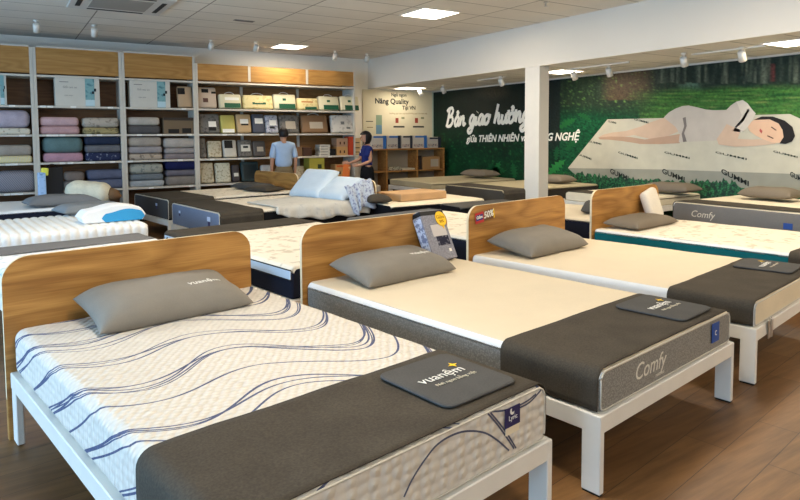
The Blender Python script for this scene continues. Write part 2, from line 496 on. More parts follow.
def wave_mat():
    m, nt, b = new_mat('white quilt with blue wave lines')
    t = nt.nodes.new('ShaderNodeTexCoord'); sp = nt.nodes.new('ShaderNodeSeparateXYZ')
    nt.links.new(t.outputs['Object'], sp.inputs[0]); X, Y, Z = sp.outputs
    W, h = 1.41682, .231
    drop = math_n(nt, 'MAXIMUM', math_n(nt, 'SUBTRACT', h-.02, Z), 0)
    left = math_n(nt, 'LESS_THAN', X, W/2)
    # arc coordinate across: x minus drop on the left, plus drop on the right
    sgn = math_n(nt, 'SUBTRACT', 1, math_n(nt, 'MULTIPLY', left, 2))
    foot = math_n(nt, 'LESS_THAN', Y, -LEN+.002)
    nofoot = math_n(nt, 'SUBTRACT', 1, foot)
    v = math_n(nt, 'ADD', X, math_n(nt, 'MULTIPLY', math_n(nt, 'MULTIPLY', sgn, drop), nofoot))
    u = math_n(nt, 'ADD', math_n(nt, 'MULTIPLY', Y, -1), math_n(nt, 'MULTIPLY', drop, foot))
    vn = math_n(nt, 'SUBTRACT', math_n(nt, 'MULTIPLY', v, 1/W), .5)     # -.5 .. .5 across the top
    acc = None
    TP = 2*PI/.95
    ph0 = math_n(nt, 'MULTIPLY', math_n(nt, 'SUBTRACT', v, .20), TP)
    cs = math_n(nt, 'SUBTRACT', math_n(nt, 'COSINE', ph0), 1)
    drift = math_n(nt, 'MULTIPLY', math_n(nt, 'SUBTRACT', v, .20), .22)
    far = math_n(nt, 'MAXIMUM', math_n(nt, 'SUBTRACT', v, 1.12), 0)
    steep = math_n(nt, 'MULTIPLY', math_n(nt, 'MULTIPLY', far, far), -2.4)
    near = math_n(nt, 'MAXIMUM', math_n(nt, 'SUBTRACT', .06, v), 0)
    steep2 = math_n(nt, 'MULTIPLY', math_n(nt, 'MULTIPLY', near, near), -3.0)
    S0 = math_n(nt, 'ADD', math_n(nt, 'ADD', drift, steep), steep2)
    fam = []
    for U0, A_, lines in ((.02, .09, 3), (.22, .07, 3), (.47, .10, 4), (.60, .12, 2), (.84, .09, 2), (.90, .12, 1), (1.20, .11, 3), (1.28, .15, 2), (1.44, .10, 1), (1.68, .10, 3), (1.80, .13, 1), (2.05, .10, 2), (2.3, .1, 2)):
        for k in range(lines):
            fam.append((U0+.018*k, A_+.022*k, 2.2+1.3*k+U0, U0*7+k*2.1, .0032 if (k % 2) else .0044))
    sinpart = math_n(nt, 'ABSOLUTE', math_n(nt, 'SINE', ph0))
    q = math_n(nt, 'ADD', 1.0, math_n(nt, 'ADD', math_n(nt, 'MULTIPLY', sinpart, .8), math_n(nt, 'ADD', math_n(nt, 'MULTIPLY', near, 6), math_n(nt, 'MULTIPLY', far, 4))))
    for c, a, fr, ph, wd in fam:
        wob = math_n(nt, 'MULTIPLY', math_n(nt, 'SINE', math_n(nt, 'ADD', math_n(nt, 'MULTIPLY', v, fr), ph)), .016)
        line = math_n(nt, 'ADD', math_n(nt, 'ADD', math_n(nt, 'ADD', S0, wob), math_n(nt, 'MULTIPLY', cs, a)), c)
        d = math_n(nt, 'ABSOLUTE', math_n(nt, 'SUBTRACT', u, line))
        hit = math_n(nt, 'LESS_THAN', d, math_n(nt, 'MULTIPLY', q, wd*.8))
        acc = hit if acc is None else math_n(nt, 'MAXIMUM', acc, hit)
    acc = math_n(nt, 'MULTIPLY', acc, nofoot)
    vo = coords(nt, (1, 1, 1), (0, 0, .6))
    q1 = nt.nodes.new('ShaderNodeTexVoronoi'); q1.feature = 'SMOOTH_F1'; q1.inputs['Scale'].default_value = 26; q1.inputs['Smoothness'].default_value = .5
    q1.inputs['Randomness'].default_value = .35
    nt.links.new(coords(nt, (1, 1.6, 1), (0, 0, .5)), q1.inputs['Vector'])
    base = ramp(nt, q1.outputs['Distance'], [(.15, lin((220, 213, 200))), (.75, lin((202, 194, 182)))])
    nt.links.new(mix(nt, base, lin((84, 90, 116)), acc), b.inputs['Base Color'])
    b.inputs['Roughness'].default_value = .9; b.inputs['Specular IOR Level'].default_value = .15
    inv = math_n(nt, 'SUBTRACT', 1, q1.outputs['Distance'])
    bump(nt, b, inv, .9, .02)
    return m
def knit(name, c1, c2, scale=60):
    m, nt, b = new_mat(name)
    v = coords(nt)
    w = nt.nodes.new('ShaderNodeTexVoronoi'); w.inputs['Scale'].default_value = scale*1.7; w.inputs['Randomness'].default_value = .8
    nt.links.new(v, w.inputs['Vector'])
    nt.links.new(ramp(nt, w.outputs['Distance'], [(.1, lin(c1)), (.6, lin(c2))]), b.inputs['Base Color'])
    b.inputs['Roughness'].default_value = .95; b.inputs['Specular IOR Level'].default_value = .1
    bump(nt, b, w.outputs['Distance'], .3, .004)
    return m
WAVE = wave_mat()
KNITG = knit('grey knit border', (160, 156, 149), (128, 125, 118))
TEAL = fabric('teal border cloth', (22, 108, 116), .08, 120)
GREYB = fabric('mid grey border cloth', (118, 116, 114), .08, 150)
MARBLE = patterned('white quilt with grey flecks', (232, 230, 226), (196, 200, 204), 12, .42, .06, .5)
FLORAL = patterned('cream quilt with faint beige motifs', (234, 224, 204), (206, 192, 168), 9, .40, .04, .5)
NAVY = fabric('navy black border cloth', (32, 36, 50), .12, 100)
ICE = fabric('pale blue border cloth', (196, 212, 226), .05, 100)

# --- bed 1
W1 = 1.41682
bed_frame(*B1, W1, LEN, 'white bed frame with tall oak headboard under the wave-patterned mattress, nearest the camera', hb=.972, hx=(-.04, -.015))
mattress(B1[0], B1[1], RAIL, B1[2], W1, LEN, .231, WAVE, WAVE, WAVE, 'thick white quilted mattress with dark blue wavy lines, nearest the camera', r=.05, strip=.195)
runner(B1[0], B1[1], RAIL, B1[2], W1, LEN, .231, 1.765, 'dark cloth runner over the foot of the wave-patterned mattress', seed=1)
X, Y = loc2w(B1, .70, -.25)
pillow(X+.01, Y+.01, .606, B1[2]+.0, .86, .46, .17, 'grey logo pillow on the wave-patterned mattress', tilt=.20, seed=1, logo=True)
cloth_bag(B1, 1.13, -2.05, .40, .42, RAIL+.231+.0125, 'folded grey cloth bag with yellow star logo on the wave-patterned bed', 0)
def foot_label(b, z, L, x0, x1, z0, z1, mat, label, parent_label=None, out=.004, txt=None, tmat=None):
    X, Y = loc2w(b, 0, 0)
    R = thing('mattress_tag', label, 'tag', (X, Y, z), b[2], 'cloth tags on mattress feet')
    obj('tag_body', bx((x0, -L-out-.004, z0), (x1, -L-out, z1), .001, 1), mat, R)
    if txt: text('tag_text', txt, (z1-z0)*.36, frame_m(((x0+x1)/2, -L-out-.0045, z0+(z1-z0)*.45), (1, 0, 0), (0, 0, 1)), tmat or PRINT, R)
    return R
PURP = plain('dark purple label', (46, 40, 84), .6)
BLUEL = plain('blue label', (44, 78, 150), .6)
R = foot_label(B1, RAIL, LEN, 1.145, 1.235, .13, .205, PURP, 'purple tag with white moon on foot of the wave-patterned mattress', txt='Lyric')
bm = bmesh.new(); pts = []
for k in range(13):
    a = PI*.75+PI*k/12; pts.append((.014*math.cos(a), .014*math.sin(a)))
for k in range(13):
    a = PI*1.75-PI*k/12; pts.append((.009*math.cos(a)+.004, .009*math.sin(a)+.004))
prism(bm, pts, 0, .001, Matrix.Translation((1.185, -LEN-.0095, .190)))
obj('moon_mark', bm, PRINT, R)
obj('care_strip', bx((1.148, -LEN-.0075, .102), (1.23, -LEN-.004, .13)), plain('ivory label', (225, 212, 184), .7), R)

def foot_lines():
    R_ = next(o for o in C.objects if o.get('label', '').startswith('thick white quilted mattress'))
    c, s_ = math.cos(B1[2]), math.sin(B1[2]); n_ = Vector((-s_, c, 0)); P0 = Vector((B1[0], B1[1], 0))-n_*(LEN+.001)
    def hit(px, py):
        d = ray(px, py); o_ = Vector((0, 0, CAM_H)); t = (P0-o_).dot(n_)/d.dot(n_); P = o_+d*t-Vector((B1[0], B1[1], RAIL))
        return (P.x*c+P.y*s_, P.z)
    for pts in ([(404, 497), (412, 480), (424, 461), (438, 444), (455, 434), (470, 431), (485, 433), (497, 440), (509, 450.5)], [(488, 413.5), (497, 424), (505, 435), (514, 448.5)], [(490.5, 412.5), (500, 424), (508, 435), (516, 448)],
                [(490, 411.5), (500, 411), (512, 409)], [(519, 408), (528, 403.5), (535, 397), (541, 390)], [(519, 405.5), (528, 400.5), (536, 394)]):
        bm = bmesh.new(); q_ = [hit(*p_) for p_ in pts]
        fine = []
        for i in range(len(q_)-1):
            p0 = q_[max(0, i-1)]; p1 = q_[i]; p2 = q_[i+1]; p3 = q_[min(len(q_)-1, i+2)]
            for k in range(5):
                t = k/5; fine.append([.5*((2*p1[j])+(-p0[j]+p2[j])*t+(2*p0[j]-5*p1[j]+4*p2[j]-p3[j])*t*t+(-p0[j]+3*p1[j]-3*p2[j]+p3[j])*t**3) for j in (0, 1)])
        fine.append(q_[-1])
        tube(bm, [(x_, -LEN-.001, z_) for x_, z_ in fine], .004, n=6)
        for v in bm.verts: v.co.y = -LEN-.001+(v.co.y+LEN+.001)*.2
        obj('printed_line', bm, plain('slate blue thread', (84, 86, 104), .8), R_)
foot_lines()

# --- bed 2
W2 = 1.44078; H2 = .192
bed_frame(*B2, W2, LEN, 'white bed frame with oak headboard under the plain cream mattress with grey knit sides')
m2 = mattress(B2[0], B2[1], RAIL, B2[2], W2, LEN, H2, KNIT_TOP, KNITG, KNITG, 'cream topped mattress with grey knit border reading Comfy, front row', strip_mat=WHITEF)
runner(B2[0], B2[1], RAIL, B2[2], W2, LEN, H2, 1.775, 'dark cloth runner over the foot of the mattress reading Comfy in the front row', seed=2)
X, Y = loc2w(B2, .59, -.27)
pillow(X, Y, .567, B2[2]+.0, .86, .47, .165, 'grey logo pillow on the cream mattress beside the stickered grey box', tilt=.18, seed=2, logo=True)
cloth_bag(B2, 1.15, -2.06, .40, .42, RAIL+H2+.0125, 'folded grey cloth bag with logo on the bed reading Comfy', 1)
text('comfy_lettering', 'Comfy', .115, frame_m((.46, -LEN-.001, .10), (1, 0, 0), (0, 0, 1)), plain('silver thread', (214, 208, 194), .5), m2, shear=.25, label='silver Comfy lettering')
text('small_lettering', 'mattress', .026, frame_m((.56, -LEN-.001, .04), (1, 0, 0), (0, 0, 1)), plain('silver thread', (214, 208, 194), .5), m2)
foot_label(B2, RAIL, LEN, 1.165, 1.26, .055, .165, BLUEL, 'blue tag on the grey foot of the front mattress reading Comfy', txt='C', out=.006)
# grey product bag leaning on headboard 2
def px_label_box():
    X, Y = loc2w(B2, 1.215, -.17)
    R = thing('product_box', 'grey bedding box with yellow round sticker leaning on oak headboard', 'box', (X, Y, .565), B2[2]+.10)
    R.rotation_euler = (-.44, .03, B2[2]+.10)
    w, h, d = .30, .43, .10
    gb = knit('grey box print', (158, 158, 166), (132, 132, 142), 40)
    obj('box_body', bx((-w/2, -d/2, .0), (w/2, d/2, h), .008, 2), gb, R)
    obj('black_band', bx((-w/2-.002, -d/2-.002, h-.045), (w/2+.002, d/2+.002, h-.005), .004, 1), BLACK, R)
    fr = -d/2-.003
    obj('side_print', bx((-w/2-.0025, -d/2+.01, .03), (-w/2, d/2-.01, h-.06)), patterned('pale blue box side', (190, 200, 222), (120, 130, 160), 30, .5), R)
    obj('white_panel', bx((-.07, fr, .20), (.11, -d/2, .30)), plain('grey white card', (196, 190, 188), .6), R)
    obj('dark_panel', bx((-.04, fr, .12), (.11, -d/2, .20)), patterned('dark photo print', (44, 44, 60), (130, 130, 140), 30, .38), R)
    obj('small_mark', bx((.07, fr, .06), (.10, -d/2, .085)), PRINT, R)
    bm = bmesh.new(); lathe(bm, [(.075, 0), (.075, .003)], n=28)
    vs = [bm.verts.new(p) for p in ((-.02, -.06, 0), (.025, -.06, 0), (.005, -.105, 0), (-.02, -.06, .003), (.025, -.06, .003), (.005, -.105, .003))]
    bm.faces.new(vs[3:]); bm.faces.new((vs[0], vs[3], vs[5], vs[2])); bm.faces.new((vs[1], vs[2], vs[5], vs[4])); bm.faces.new(vs[:3])
    for v in bm.verts: v.co = Vector((v.co.x*.88+.085, -d/2-.004-v.co.z, v.co.y*.88+.345))
    st = obj('yellow_sticker', bm, YEL, R)
    text('sticker_text', 'Giảm', .045, frame_m((.085, -d/2-.0085, .36), (1, 0, 0), (0, 0, 1)), plain('brown ink', (170, 120, 20), .6), st)
    text('sticker_text', '50%', .036, frame_m((.085, -d/2-.0085, .322), (1, 0, 0), (0, 0, 1)), plain('brown ink', (170, 120, 20), .6), st)
px_label_box()

# --- bed 3
W3 = 1.54598; H3 = .157
bed_frame(*B3, W3, LEN, 'white bed frame with oak headboard bearing the red sale sticker')
mattress(B3[0], B3[1], RAIL, B3[2], W3, LEN, H3, KNIT_TOP, WHITEF, fabric('ivory foot cloth', (218, 204, 176), .04, 160), 'thin cream mattress with white sides on the bed with the sale sticker', strip=.05, strip_mat=WHITEF)
runner(B3[0], B3[1], RAIL, B3[2], W3, LEN, H3, 1.775, 'dark cloth runner over the foot of the thin cream mattress at right', seed=3)
X, Y = loc2w(B3, .61, -.29)
pillow(X, Y, .532, B3[2]-.02, .92, .50, .18, 'grey pillow on the thin cream mattress under the sale sticker', tilt=.16, seed=3)
cloth_bag(B3, 1.24, -2.04, .42, .42, RAIL+H3+.0125, 'folded grey cloth bag on the thin cream mattress at the right edge', 2)
# sale sticker on headboard 3
X, Y = loc2w(B3, 0, 0)
R = thing('sale_sticker', 'red and purple 50% sale sticker on the oak headboard', 'sticker', (X, Y, 0), B3[2])
g = frame_m((.20, .0125, .855), (1, 0, .12), (-.12, 0, 1))
def flat_rect(m, x0, x1, y0, y1, t=.001):
    return bx((x0, y0, 0), (x1, y1, t), 0, 1, m)
obj('sticker_base', flat_rect(g, -.13, .14, -.045, .045, .0012), plain('brown sticker', (120, 84, 54), .5), R)
gl = g @ Matrix.Translation((0, 0, .0018))
obj('red_panel', flat_rect(gl, -.14, -.02, -.05, .05), plain('sale red', (190, 52, 50), .5), R)
obj('purple_panel', flat_rect(gl @ Matrix.Translation((0, 0, .001)), -.13, -.03, -.025, .028), plain('sale purple', (70, 60, 120), .5), R)
text('sale_text', 'Giảm', .038, gl @ Matrix.Translation((-.08, .004, .003)), PRINT, R, bold=.001)
text('sale_text', '50%', .085, gl @ Matrix.Translation((.05, .005, .003)), PRINT, R, bold=.002, shear=.2)
obj('yellow_border', flat_rect(gl, .125, .14, -.045, .045), YEL, R)
# chrome clip hanging at the foot rail of bed 3
X, Y = loc2w(B3, .22, -LEN)
R = thing('hanging_tag_clip', 'small silver clip tag hanging on the white foot rail at right', 'clip', (X, Y, .29), B3[2])
CH = plain('brushed steel', (200, 198, 192), .3, 1)
bm = bmesh.new()
for dx in (-.03, .02): box(bm, (dx-.008, -.032, -.03), (dx+.030, -.022, .095), .004, 1, Matrix.Rotation(.12 if dx > 0 else -.1, 4, 'Y'))
obj('clip_plate', bm, CH, R)
bm = bmesh.new(); tube(bm, [(-.02, -.027, .09), (-.01, -.027, .105), (.01, -.027, .11), (.03, -.027, .095)], .003)
obj('clip_ring', bm, CH, R)

# --- bed 4
W4 = 1.50; H4 = .15
bed_frame(*B4, W4, LEN, 'white bed frame with oak headboard at the right, under the teal sided mattress')
mattress(B4[0], B4[1], RAIL, B4[2], W4, LEN, H4, FLORAL, TEAL, TEAL, 'cream quilted mattress with teal sides, fourth in the front row', strip=.03, strip_mat=WHITEF)
runner(B4[0], B4[1], RAIL, B4[2], W4, LEN, H4, 2.0, 'dark cloth runner over the foot of the teal sided mattress', seed=4)
X, Y = loc2w(B4, .60, -.25)
pillow(X, Y, .52, B4[2], .95, .44, .12, 'flat taupe pillow on the teal sided mattress', mat=fabric('taupe pillow cloth', (122, 112, 98), .06, 160, .2, .05), tilt=.05, seed=5, e=6)
# upright foam pillow against headboard 4
X, Y = loc2w(B4, 1.20, -.13)
R = thing('foam_pillow', 'white foam pillow standing against the oak headboard at right', 'pillow', (X, Y, .52), B4[2])
R.rotation_euler = (-.25, -.20, B4[2]+.1)
obj('foam_body', bx((-.17, -.055, 0), (.17, .055, .40), .05, 4), fabric('ivory foam cover', (226, 218, 204), .04, 60), R, True)

# --- second row: beds whose heads stand behind the front headboards, feet far away
def row2(x, y, t, W, L, z0, h, mt, ms, name, runner_from, seed, mrun=None, strip=.03, legs=True):
    """x,y: head-right corner seen from the foot; length runs toward +y"""
    tt = t+PI
    bed_frame(x, y, tt, W, L, 'white bed under the '+name, 'low platform beds in the second row', head=False, rail=z0, cat='bed')
    r = mattress(x, y, z0, tt, W, L, h, mt, ms, ms, name, strip=strip)
    if runner_from: runner(x, y, z0, tt, W, L, h, runner_from, 'dark runner across the '+name, seed=seed, mat=mrun)
    return r
T2 = .165
def r2corner(lx, ly, w):           # near-left corner -> near-right corner used as origin (rotated by 180 degrees)
    return (lx+w*math.cos(T2), ly+w*math.sin(T2))
a = r2corner(.30, 4.62, 1.46)
row2(a[0]-.1, a[1], T2, 1.50, 2.36, .34, .22, MARBLE, WHITEF, 'white marbled quilt mattress behind the nearest oak headboard', 1.88, 11, fabric('mid grey runner cloth', (112, 110, 108), .1, 120))
a = r2corner(1.93, 4.66, 1.70)
m = row2(a[0], a[1], T2, 1.70, 2.62, .28, .27, FLORAL, NAVY, 'cream motif mattress with navy base between the first two headboards', 2.05, 12, strip=.03)
# pale blue band with dark edge tapes on its flank
for zz0, zz1, mt, nm in ((.165, .235, ICE, 'blue_band'), (.235, .245, BLACK, 'edge_tape'), (.155, .165, BLACK, 'edge_tape')):
    bm = bmesh.new()
    box(bm, (1.70-.002, -2.60, zz0), (1.70+.008, -.01, zz1), .003, 1)
    obj(nm, bm, mt, m)
a = r2corner(4.06, 4.90, 1.50)
row2(a[0], a[1], T2, 1.52, 2.20, .28, .27, FLORAL, NAVY, 'cream scalloped mattress with navy base behind the stickered grey box', 2.0, 13, fabric('slate runner cloth', (98, 98, 98), .12, 110))
# scalloped quilt edge along its runner
X, Y = loc2w((a[0], a[1], T2+PI), 0, 0)
pillow(4.95, 5.60, .555, T2+.2, .66, .42, .13, 'grey pillow on the cream scalloped mattress behind the sale headboard', mat=BAGC, seed=6)
a = r2corner(6.06, 4.98, 1.45)
row2(a[0], a[1], T2, 1.35, 1.85, .28, .27, KNIT_TOP, NAVY, 'white topped mattress with navy base between the two right-hand headboards', None, 14)
pillow(6.72, 5.62, .555, T2+.5, .60, .42, .15, 'grey pillow on the white topped mattress beside the right-hand headboard', mat=BAGC, seed=7)

# --- third row beds turned with their feet to the left
def side_bed(xfoot, yfar, t, W, L, z0, h, mt, ms, mf, name, run, seed, head=True, hb=.92, runlen=None, strip=.03, frame_label=None, group='beds turned sideways at the back', mrun=None, dropr=.01, pipe=True, strip_mat=None):
    """foot faces the window side; yfar = far foot corner"""
    tt = -PI/2+t
    hx, hy = xfoot+L*math.cos(t), yfar+L*math.sin(t)
    b = (hx, hy, tt)
    bed_frame(hx, hy, tt, W, L, frame_label or ('white bed under the '+name), group, head=head, rail=z0, hb=hb)
    m = mattress(hx, hy, z0, tt, W, L, h, mt, ms, mf, name, strip=strip, pipe=pipe, strip_mat=strip_mat)
    if run: runner(hx, hy, z0, tt, W, L, h, L-run, 'dark runner across the '+name, seed=seed, mat=mrun, dropr=dropr)
    return b, m
BLUEG = fabric('steel blue border cloth', (112, 124, 146), .08, 90)
b3b, m = side_bed(2.12, 9.66, .12, 1.72, 2.46, .30, .32, FLORAL, DARKB, BLUEG, 'cream mattress with steel blue foot, in front of pale blue pillows', .62, 21,
                  frame_label='white bed frame with oak headboard behind the pale blue pillows')
def foot_logo(b, z, L, x, zz, label, s=.05):
    X, Y = loc2w(b, 0, 0)
    R = thing('mattress_tag', label, 'tag', (X, Y, z), b[2], 'cloth tags on mattress feet')
    obj('tag_body', bx((x-s, -L-.008, zz-s*.2), (x+s, -L-.003, zz+s), .001, 1), plain('pale blue label', (190, 205, 230), .6), R)
    obj('tag_foot', bx((x-s*.5, -L-.008, zz-s*1.5), (x+s*.6, -L-.003, zz-s*.3), .001, 1), PURP, R)
foot_logo(b3b, .30, 2.46, 1.38, .19, 'pale blue and purple tag on the steel blue mattress foot, nearer side')
foot_logo(b3b, .30, 2.46, .32, .20, 'small blue logo tag on the steel blue mattress foot, farther side', .03)
b3a, m = side_bed(1.93, 11.62, .15, 1.55, 2.30, .30, .32, FLORAL, DARKB, fabric('charcoal border cloth', (74, 72, 72), .1), 'cream mattress with charcoal foot, closest to the bed linen shelves', .75, 22,
                  frame_label='white bed frame with oak headboard in front of the man', hb=.93)
foot_logo(b3a, .30, 2.30, 1.05, .20, 'white and purple tag on the charcoal mattress foot near the shelves', .035)
# pillows and bedding of b3b
PB = fabric('pale blue satin', (196, 208, 216), .03, 60, .1, .04, 4, .5)
X, Y = loc2w(b3b, .72, -.40)
o = pillow(X, Y, .79, 0, .74, .58, .16, 'large pale blue pillow propped up, farther of the two', mat=PB, seed=8, pinch=.02, e=9, group='pale blue propped pillows')
o.rotation_euler = (.75, 0, b3b[2]+.15)
X, Y = loc2w(b3b, 1.28, -.30)
o = pillow(X, Y, .72, 0, .72, .54, .16, 'large pale blue pillow leaning on the headboard, nearer of the two', mat=PB, seed=9, pinch=.02, e=9, group='pale blue propped pillows')
o.rotation_euler = (.58, 0, b3b[2]+.1)
def duvet():
    """sheet laid on the top and falling over the near flank with ruffled hem"""
    Wd, h = 1.72, .25
    bm = bmesh.new(); rows = []
    path = [(.45+(Wd-.5)*k/26, h+.012) for k in range(27)]+[(Wd-.0, h+.0), (Wd+.018, h-.03), (Wd+.024, h-.07), (Wd+.028, h-.11), (Wd+.03, h-.15), (Wd+.032, h-.19)]
    N = 44
    for i in range(N+1):
        f = i/N; yy = -.12-1.55*f; row = []
        for j, (px, pz) in enumerate(path):
            hang = max(0, j-26)/6
            ruf = .016*math.sin(f*46+1.2*math.sin(f*13))*hang+.012*hang*hang
            q = px
            if j <= 26: q = px + (f-.0)*.42*(1-j/26)      # leading edge runs obliquely over the bed
            cut = max(0, f-.62)*.5*hang
            zz = pz+(.010*abs(noise.noise(Vector((q*3, yy*3, 2))))+.004*noise.noise(Vector((q*12, yy*12, 5))) if j <= 26 else 0)
            row.append(bm.verts.new((q+ruf+.012*hang, yy+(.02*math.sin(j*1.1+f*9))*hang, zz+cut*.5+hang*.02*math.sin(f*21))))
        rows.append(row)
    for A, B in zip(rows, rows[1:]):
        for k in range(len(A)-1): bm.faces.new((A[k], A[k+1], B[k+1], B[k]))
    sat = patterned('pale satin with grey sprigs', (200, 198, 190), (182, 182, 178), 14, .36, .08, .2)
    o = obj('duvet', bm, sat, None, True)
    o.location = (b3b[0], b3b[1], .37); o.rotation_euler = (0, 0, b3b[2])
    s = o.modifiers.new('thick', 'SOLIDIFY'); s.thickness = .012; s.offset = 1
    tag(o, 'pale satin duvet spread over the sideways bed and hanging down its side', 'duvet')
duvet()
def linen_drape():
    bm = bmesh.new(); rows = []
    for i in range(23):
        f = i/22; row = []
        for j in range(15):
            g_ = j/14
            row.append(bm.verts.new((1.70+.12*g_+.03*math.sin(f*17)*g_, -.02-.50*f-.10*g_*math.sin(f*5), .56-.05*f-.42*g_**1.3+.018*math.sin(f*23+g_*3)+.03*math.sin(f*6))))
        rows.append(row)
    for A, B in zip(rows, rows[1:]):
        for k in range(len(A)-1): bm.faces.new((A[k], A[k+1], B[k+1], B[k]))
    o = obj('bed_linen', bm, patterned('lilac blue floral linen', (186, 198, 212), (128, 132, 164), 26, .44, .08, .2), None, True)
    o.location = (b3b[0], b3b[1], .37); o.rotation_euler = (0, 0, b3b[2])
    s = o.modifiers.new('thick', 'SOLIDIFY'); s.thickness = .01
    tag(o, 'floral lilac blue bed linen ruffled down beside the oak headboard', 'bed linen')
linen_drape()
X, Y = loc2w(b3a, .72, -.40)
pillow(X, Y, .625, b3a[2], .9, .5, .12, 'flat dark grey pillow below the oak headboard in front of the man', mat=BAGC, seed=10)
X, Y = loc2w(b3a, 1.2, -.45)
pillow(X, Y-.02, .625, b3a[2]+.2, .62, .46, .09, 'dark grey pillow lying on the near side of the bed before the man', mat=RUN, seed=11)

# --- left back beds (heads to the right)
def left_bed(xr, ynear, t, W, L, z0, h, mt, ms, name, frame=True, tuft=False):
    """head at the right end; near head corner at xr,ynear"""
    tt = PI/2+t                    # foot towards +x ... local -y points right, so put head at left of frame
    # local x runs toward +y(far), local -y toward +x. Put the origin at the left end.
    ox, oy = xr-L*math.cos(t), ynear-L*math.sin(t)
    bb = (ox, oy, tt)
    # local x axis = (cos tt, sin tt) = (-sin t, cos t): far direction
    bed_frame(ox, oy, tt, W, L, 'white bed under the '+name, 'beds at the far left', head=False, rail=z0)
    if not tuft:
        mattress(ox, oy, z0, tt, W, L, h, mt, ms, ms, name)
    else:
        R = thing('mattress', name, 'mattress', (ox, oy, z0), tt, 'mattresses on display')
        bm = bmesh.new(); rows = []; N = 200
        sec = []
        for k in range(5): sec.append((0, h*(.04+.7*k/4)))
        for k in range(1, 8):
            a_ = PI-PI/2*k/7; sec.append((.07+.07*math.cos(a_), h-.07+.07*math.sin(a_)))
        for k in range(1, 11): sec.append((.07+(W-.14)*k/10, h))
        for k in range(1, 8):
            a_ = PI/2-PI/2*k/7; sec.append((W-.07+.07*math.cos(a_), h-.07+.07*math.sin(a_)))
        for k in range(5): sec.append((W, h*(.74-.7*k/4)))
        for i in range(N+1):
            f = i/N; yy = -L*f
            e = min(f, 1-f)*L; ins = .05*max(0, 1-e/.06)**2
            b_ = abs(math.sin(yy*PI/.092))**.5*.019-.019
            row = []
            for px, pz in sec:
                nx = -1 if px < .02 else (1 if px > W-.02 else 0)
                row.append(bm.verts.new((px-nx*(b_)*-1*1.0 if nx else px, yy, max(.004, (pz+(b_ if pz > h*.7 else 0))*(1-ins*.9)))))
            rows.append(row)
        for A, B in zip(rows, rows[1:]):
            for k in range(len(A)-1): bm.faces.new((A[k], A[k+1], B[k+1], B[k]))
        bm.faces.new(rows[0]); bm.faces.new(rows[-1])
        obj('tufted_cover', bm, mt, R, True)
    return bb
L2b = left_bed(1.42, 7.72, .10, 1.55, 2.2, .34, .26, fabric('soft white quilting', (232, 230, 224), .03, 70), WHITEF, 'white channel-tufted mattress at the far left', tuft=True)
L1b = left_bed(1.15, 10.05, .12, 1.55, 2.2, .36, .25, WHITEF, NAVY, 'white mattress with navy side at the far left, nearest the shelves')
# things on them
X, Y = at_z(90, 208, .66).xy
pillow(X, Y, .60, .25, .80, .50, .14, 'blue grey pillow behind the contour pillow on the tufted mattress', mat=fabric('blue grey cloth', (128, 132, 134), .05, 90), seed=12)
def contour_pillow():
    P = at_z(113, 222, .60)
    R = thing('contour_pillow', 'white contour pillow with sky blue end on the tufted mattress', 'pillow', (P.x, P.y+.16, .602), .10)
    w, d = .72, .34
    def prof(x0, x1, hh, ins=0):
        pts = []
        for k in range(29):
            f = k/28; z = hh*(.86+.14*math.cos(2*PI*f+2.6))
            z *= min(1, .45+.55*math.sin(min(1, min(f, 1-f)*9)*PI/2))
            pts.append((x0+ins+(x1-x0-2*ins)*f, max(.02, z-ins)))
        return pts+[(x1-.04, .004), (x0+.04, .004)]
    bm = bmesh.new(); rows = []
    for yy, ins in ((-d/2, .012), (-d/2+.015, 0), (d/2-.02, 0), (d/2, .015)):
        rows.append([bm.verts.new((x, yy, z)) for x, z in prof(-w/2, w/2, .20, ins)])
    for A, B in zip(rows, rows[1:]):
        for k in range(len(A)): bm.faces.new((A[k], A[(k+1) % len(A)], B[(k+1) % len(A)], B[k]))
    bm.faces.new(rows[0]); bm.faces.new(rows[-1])
    obj('pillow_body', bm, WHITEF, R)
    bm = bmesh.new(); prism(bm, prof(-.14, w/2-.015, .145, 0), -d/2-.005, -d/2+.001)
    obj('blue_end_panel', bm, fabric('sky blue mesh', (60, 150, 200), .05, 120), R)
contour_pillow()
X, Y = at_z(62, 202, .66).xy
pillow(X, Y, .615, .15, .95, .5, .16, 'grey pillow on the navy sided mattress in front of the black bag', mat=fabric('cool grey cloth', (124, 124, 124), .05, 90), seed=13)
def bolster():
    P = at_z(92, 203, .63)
    R = thing('rolled_quilt', 'cream rolled quilt with brown end on the navy sided mattress', 'rolled quilt', (P.x, P.y+.12, .78), -.25)
    R.rotation_euler = (0, .10, -.45)
    bm = bmesh.new(); n = 24; rows = []
    for i in range(15):
        f = i/14; x = -.33+.62*f
        rad = .165*(1-.35*max(0, abs(f-.5)*2-.75)*4*.5)
        rad = .165*min(1, .55+math.sin(min(1, min(f, 1-f)*5)*PI/2)*.45)
        rows.append([bm.verts.new((x, rad*(1+.06*noise.noise(Vector((f*6, k*.6, 1))))*math.cos(2*PI*k/n), rad*(1+.06*noise.noise(Vector((f*6, k*.6, 1))))*math.sin(2*PI*k/n))) for k in range(n)])
    for A, B in zip(rows, rows[1:]):
        for k in range(n): bm.faces.new((A[k], A[(k+1) % n], B[(k+1) % n], B[k]))
    bm.faces.new(rows[0]); bm.faces.new(rows[-1])
    obj('quilt_roll', bm, fabric('cream quilting', (208, 200, 176), .05, 50, .3, .12, 8), R, True)
    bm = bmesh.new(); tube(bm, [(.27, 0, 0), (.36, .01, -.01), (.43, .02, -.04)], [.10, .08, .03], n=12)
    obj('brown_cuff', bm, fabric('brown cloth', (112, 84, 58), .1), R, True)
bolster()
